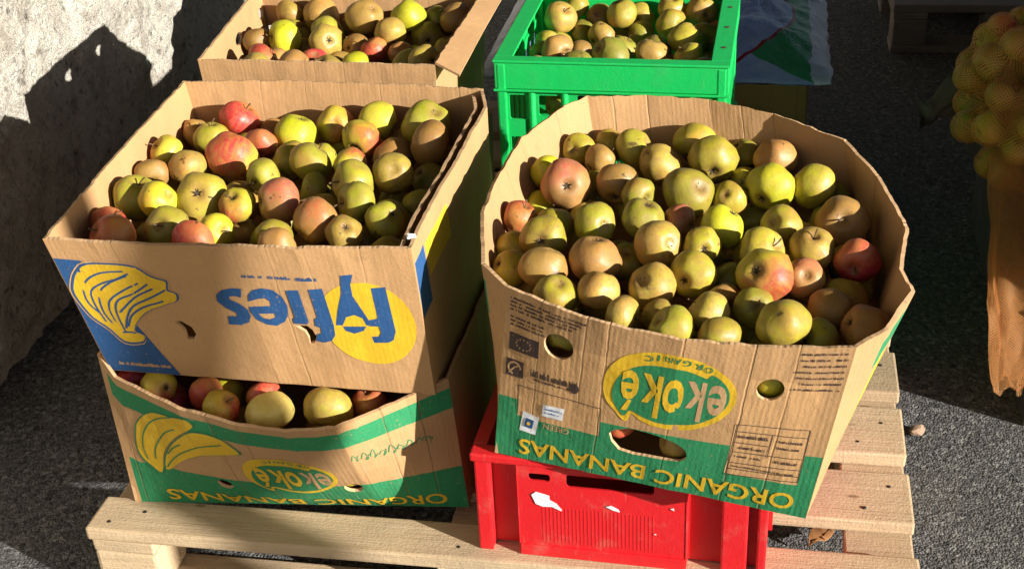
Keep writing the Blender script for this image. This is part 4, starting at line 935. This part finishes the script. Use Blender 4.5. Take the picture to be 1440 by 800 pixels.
# ================================================================== NET SACK
def net_sack():
    cen = Vector((1.472, 1.09, .418)); rad = Vector((.160, .19, .185)); rg = random.Random(9); pts = []
    tries = 0
    while len(pts) < 36 and tries < 40000:
        tries += 1
        d = Vector((rg.gauss(0, 1), rg.gauss(0, 1), rg.gauss(0, 1))).normalized()
        r = rg.uniform(.026, .032); q = cen+Vector((d.x*(rad.x-r), d.y*(rad.y-r), d.z*(rad.z-r)))
        if q.z-r < .237: continue
        if d.x > .55 and d.y > .2: continue
        if all((q-a).length > (r+b)*.98 for a, b in pts): pts.append((q, r))
    for q, r in pts: add_apple(q.x, q.y, q.z, r, rg.choice('ggybygm'), 'net')
    t = thing('net_sack', 'orange net sack of apples with an empty tail hanging down', 'sack', (cen.x, cen.y, .236))
    nu, nv = 110, 70; V = []; F = []; UV = []
    def reach(d):
        best = .05
        for q, r in pts:
            m = q-cen; b = m.dot(d); c = m.length_squared-(r+.003)**2; disc = b*b-c
            if disc > 0 and b+math.sqrt(disc) > best: best = b+math.sqrt(disc)
        return best
    R = np.zeros((nv+1, nu))
    for j in range(nv+1):
        for i in range(nu):
            th = math.pi*j/nv; ph = 2*math.pi*i/nu
            R[j, i] = reach(Vector((math.sin(th)*math.cos(ph), math.sin(th)*math.sin(ph), math.cos(th))))
    env = R.copy()
    for _ in range(10):
        A = (np.roll(env, 1, 1)+np.roll(env, -1, 1)+np.vstack([env[:1], env[:-1]])+np.vstack([env[1:], env[-1:]]))/4
        env = np.maximum(R, A)
    for j in range(nv+1):
        for i in range(nu):
            th = math.pi*j/nv; ph = 2*math.pi*i/nu; d = Vector((math.sin(th)*math.cos(ph), math.sin(th)*math.sin(ph), math.cos(th)))
            q = d*(env[j, i]+.002); z = max(q.z, .238-cen.z); V.append((q.x, q.y, z+cen.z-.236))
    for j in range(nv):
        for i in range(nu): a = j*nu+i; b = j*nu+(i+1) % nu; F.append((a, a+nu, b+nu, b)); UV += [(i/nu, j/nv), (i/nu, (j+1)/nv), ((i+1)/nu, (j+1)/nv), ((i+1)/nu, j/nv)]
    me = bpy.data.meshes.new('net'); me.from_pydata(V, [], F); ul = me.uv_layers.new(name='uv')
    ul.data.foreach_set('uv', np.array([(u*.85, v*.48) for u, v in UV], np.float32).ravel())
    mobj('net', me, ['net_orange'], t, True)
    # empty tail of the net, gathered and hanging over the crate edge
    path = [(1.460, 1.00, .335, .064), (1.440, .93, .290, .058), (1.430, .86, .262, .053), (1.420, .78, .258, .055), (1.410, .70, .256, .057), (1.406, .64, .240, .057), (1.402, .600, .195, .046), (1.394, .578, .152, .034), (1.386, .562, .118, .020)]
    nu = 120; V = []; F = []; UV = []; L = 0; P = smooth_loop([q[:3] for q in path], 10, False); Wd = np.interp(np.linspace(0, 1, len(P)), np.linspace(0, 1, len(path)), [q[3] for q in path])
    for k, q in enumerate(P):
        if k: L += (Vector(q)-Vector(P[k-1])).length
        for i in range(nu):
            a = 2*math.pi*i/nu; fold = 1+.22*math.sin(3*a+L*6)*(.6+.4*math.sin(L*16))+.10*math.sin(7*a-L*8)+.04*math.sin(11*a)
            w = Wd[k]*fold; end = (.010*math.sin(2*a+1)+.004*math.sin(5*a) if k == len(P)-1 else 0)
            V.append((q[0]+w*math.cos(a)-cen.x, q[1]+.30*w*math.sin(a)*.9-end-cen.y, q[2]+.30*w*math.sin(a)*1.0+.008*noise.noise(Vector((a*2, L*20, 0)))-end-.236)); UV.append((i/nu*.30, L))
    n = len(P)
    for k in range(n-1):
        for i in range(nu): a = k*nu+i; b = k*nu+(i+1) % nu; F.append((a, b, b+nu, a+nu))
    me = bpy.data.meshes.new('tail'); me.from_pydata(V, [], F); ul = me.uv_layers.new(name='uv'); li = np.zeros(len(me.loops), np.int32); me.loops.foreach_get('vertex_index', li)
    ul.data.foreach_set('uv', np.array(UV, np.float32)[li].ravel())
    o = mobj('tail', me, ['net_gathered'], t, True); o['label'] = 'empty gathered end of the orange net'
net_sack()

def lumpy(name, label, cat, cen, rad, mat, seed, neck=None):
    bm = bmesh.new(); bmesh.ops.create_icosphere(bm, subdivisions=4, radius=1)
    for v in bm.verts:
        d = v.co.normalized(); k = 1+.16*noise.noise(d*1.7+Vector((seed, 0, 0)))+.07*noise.noise(d*5+Vector((0, seed, 0)))
        q = Vector((d.x*rad[0]*k, d.y*rad[1]*k, d.z*rad[2]*k))
        if neck:
            n = Vector(neck).normalized(); a = d.dot(n)
            if a > .93: q += Vector(neck)*min(1, (a-.93)/.06)*(1+.25*noise.noise(d*23))
        v.co = q; v.co.z = max(v.co.z, -rad[2]*.9)
    o = from_bm(name, bm, [mat], None, True); o.location = cen; tag(o, label, cat); return o
lumpy('cloth_sack', 'dark grey cloth sack with a twisted neck behind the net sack', 'sack', (1.60, 1.56, .17), (.19, .19, .19), 'cloth_grey', 3)
cs_ = bpy.data.objects['cloth_sack']; bm = bmesh.new(); prev = None; P_ = smooth_loop([(1.50, 1.44, .30), (1.42, 1.36, .335), (1.355, 1.305, .340), (1.318, 1.29, .318), (1.296, 1.285, .300)], 4, False)
for k, q in enumerate(P_):
    rd = np.interp(k/(len(P_)-1), [0, .5, .75, .9, 1], [.075, .042, .026, .022, .030]); ring = []
    for i in range(20):
        a = 2*math.pi*i/20; f_ = rd*(1+.22*math.sin(4*a+k*.6)+.12*math.sin(7*a-k)); ring.append(bm.verts.new((q[0]+f_*.5*math.cos(a)-1.60, q[1]+f_*.5*math.cos(a)*-.6-1.56, q[2]+f_*math.sin(a)-.17)))
    if prev:
        for i in range(20): bm.faces.new((prev[i], prev[(i+1) % 20], ring[(i+1) % 20], ring[i]))
    prev = ring
bm.faces.new(prev); bmesh.ops.recalc_face_normals(bm, faces=bm.faces); from_bm('neck', bm, ['cloth_grey'], cs_, True)
lumpy('cloth_sack', 'bulky grey sack standing behind the plain brown box', 'sack', (.08, 1.56, .365), (.20, .26, .235), 'cloth_grey', 8)

# ================================================================== SMALL THINGS ON THE GROUND
def chip(name, label, cat, loc, sc, mat, seed):
    bm = bmesh.new(); bmesh.ops.create_icosphere(bm, subdivisions=2, radius=1)
    for v in bm.verts: k = 1+.35*noise.noise(v.co*1.4+Vector((seed, 0, 0))); v.co = Vector((v.co.x*sc[0]*k, v.co.y*sc[1]*k, v.co.z*sc[2]*k))
    o = from_bm(name, bm, [mat]); o.location = loc; o.rotation_euler = (0, 0, seed); tag(o, label, cat)
chip('stone', 'small brown stone chip on sunlit asphalt beside the pallet', 'stone', (1.250, .572, .008), (.011, .017, .009), 'stone_chip', 2.2)
def leaf(label, loc, rot, L, W):
    bm = bmesh.new(); n = 8; rows = []
    for i in range(n+1):
        u = i/n; w = W*math.sin(math.pi*u)**.8*(1-.3*u); z = .012*math.sin(u*3)+.004*math.sin(u*9)
        rows.append([bm.verts.new((L*(u-.5), s*w, z+abs(s)*.008+.003*math.sin(u*17+s))) for s in (-1, 0, 1)])
    for a, b in zip(rows, rows[1:]):
        for k in range(2): bm.faces.new((a[k], b[k], b[k+1], a[k+1]))
    bmesh.ops.remove_doubles(bm, verts=bm.verts, dist=1e-5)
    o = from_bm('dry_leaf', bm, ['leaf_dry'], None, True); o.location = loc; o.rotation_euler = rot; tag(o, label, 'leaf')
    so = o.modifiers.new('thickness', 'SOLIDIFY'); so.thickness = .0008
leaf('curled brown leaf on the ground seen through the pallet gap', (1.078, .262, .006), (.15, .1, .9), .062, .017)
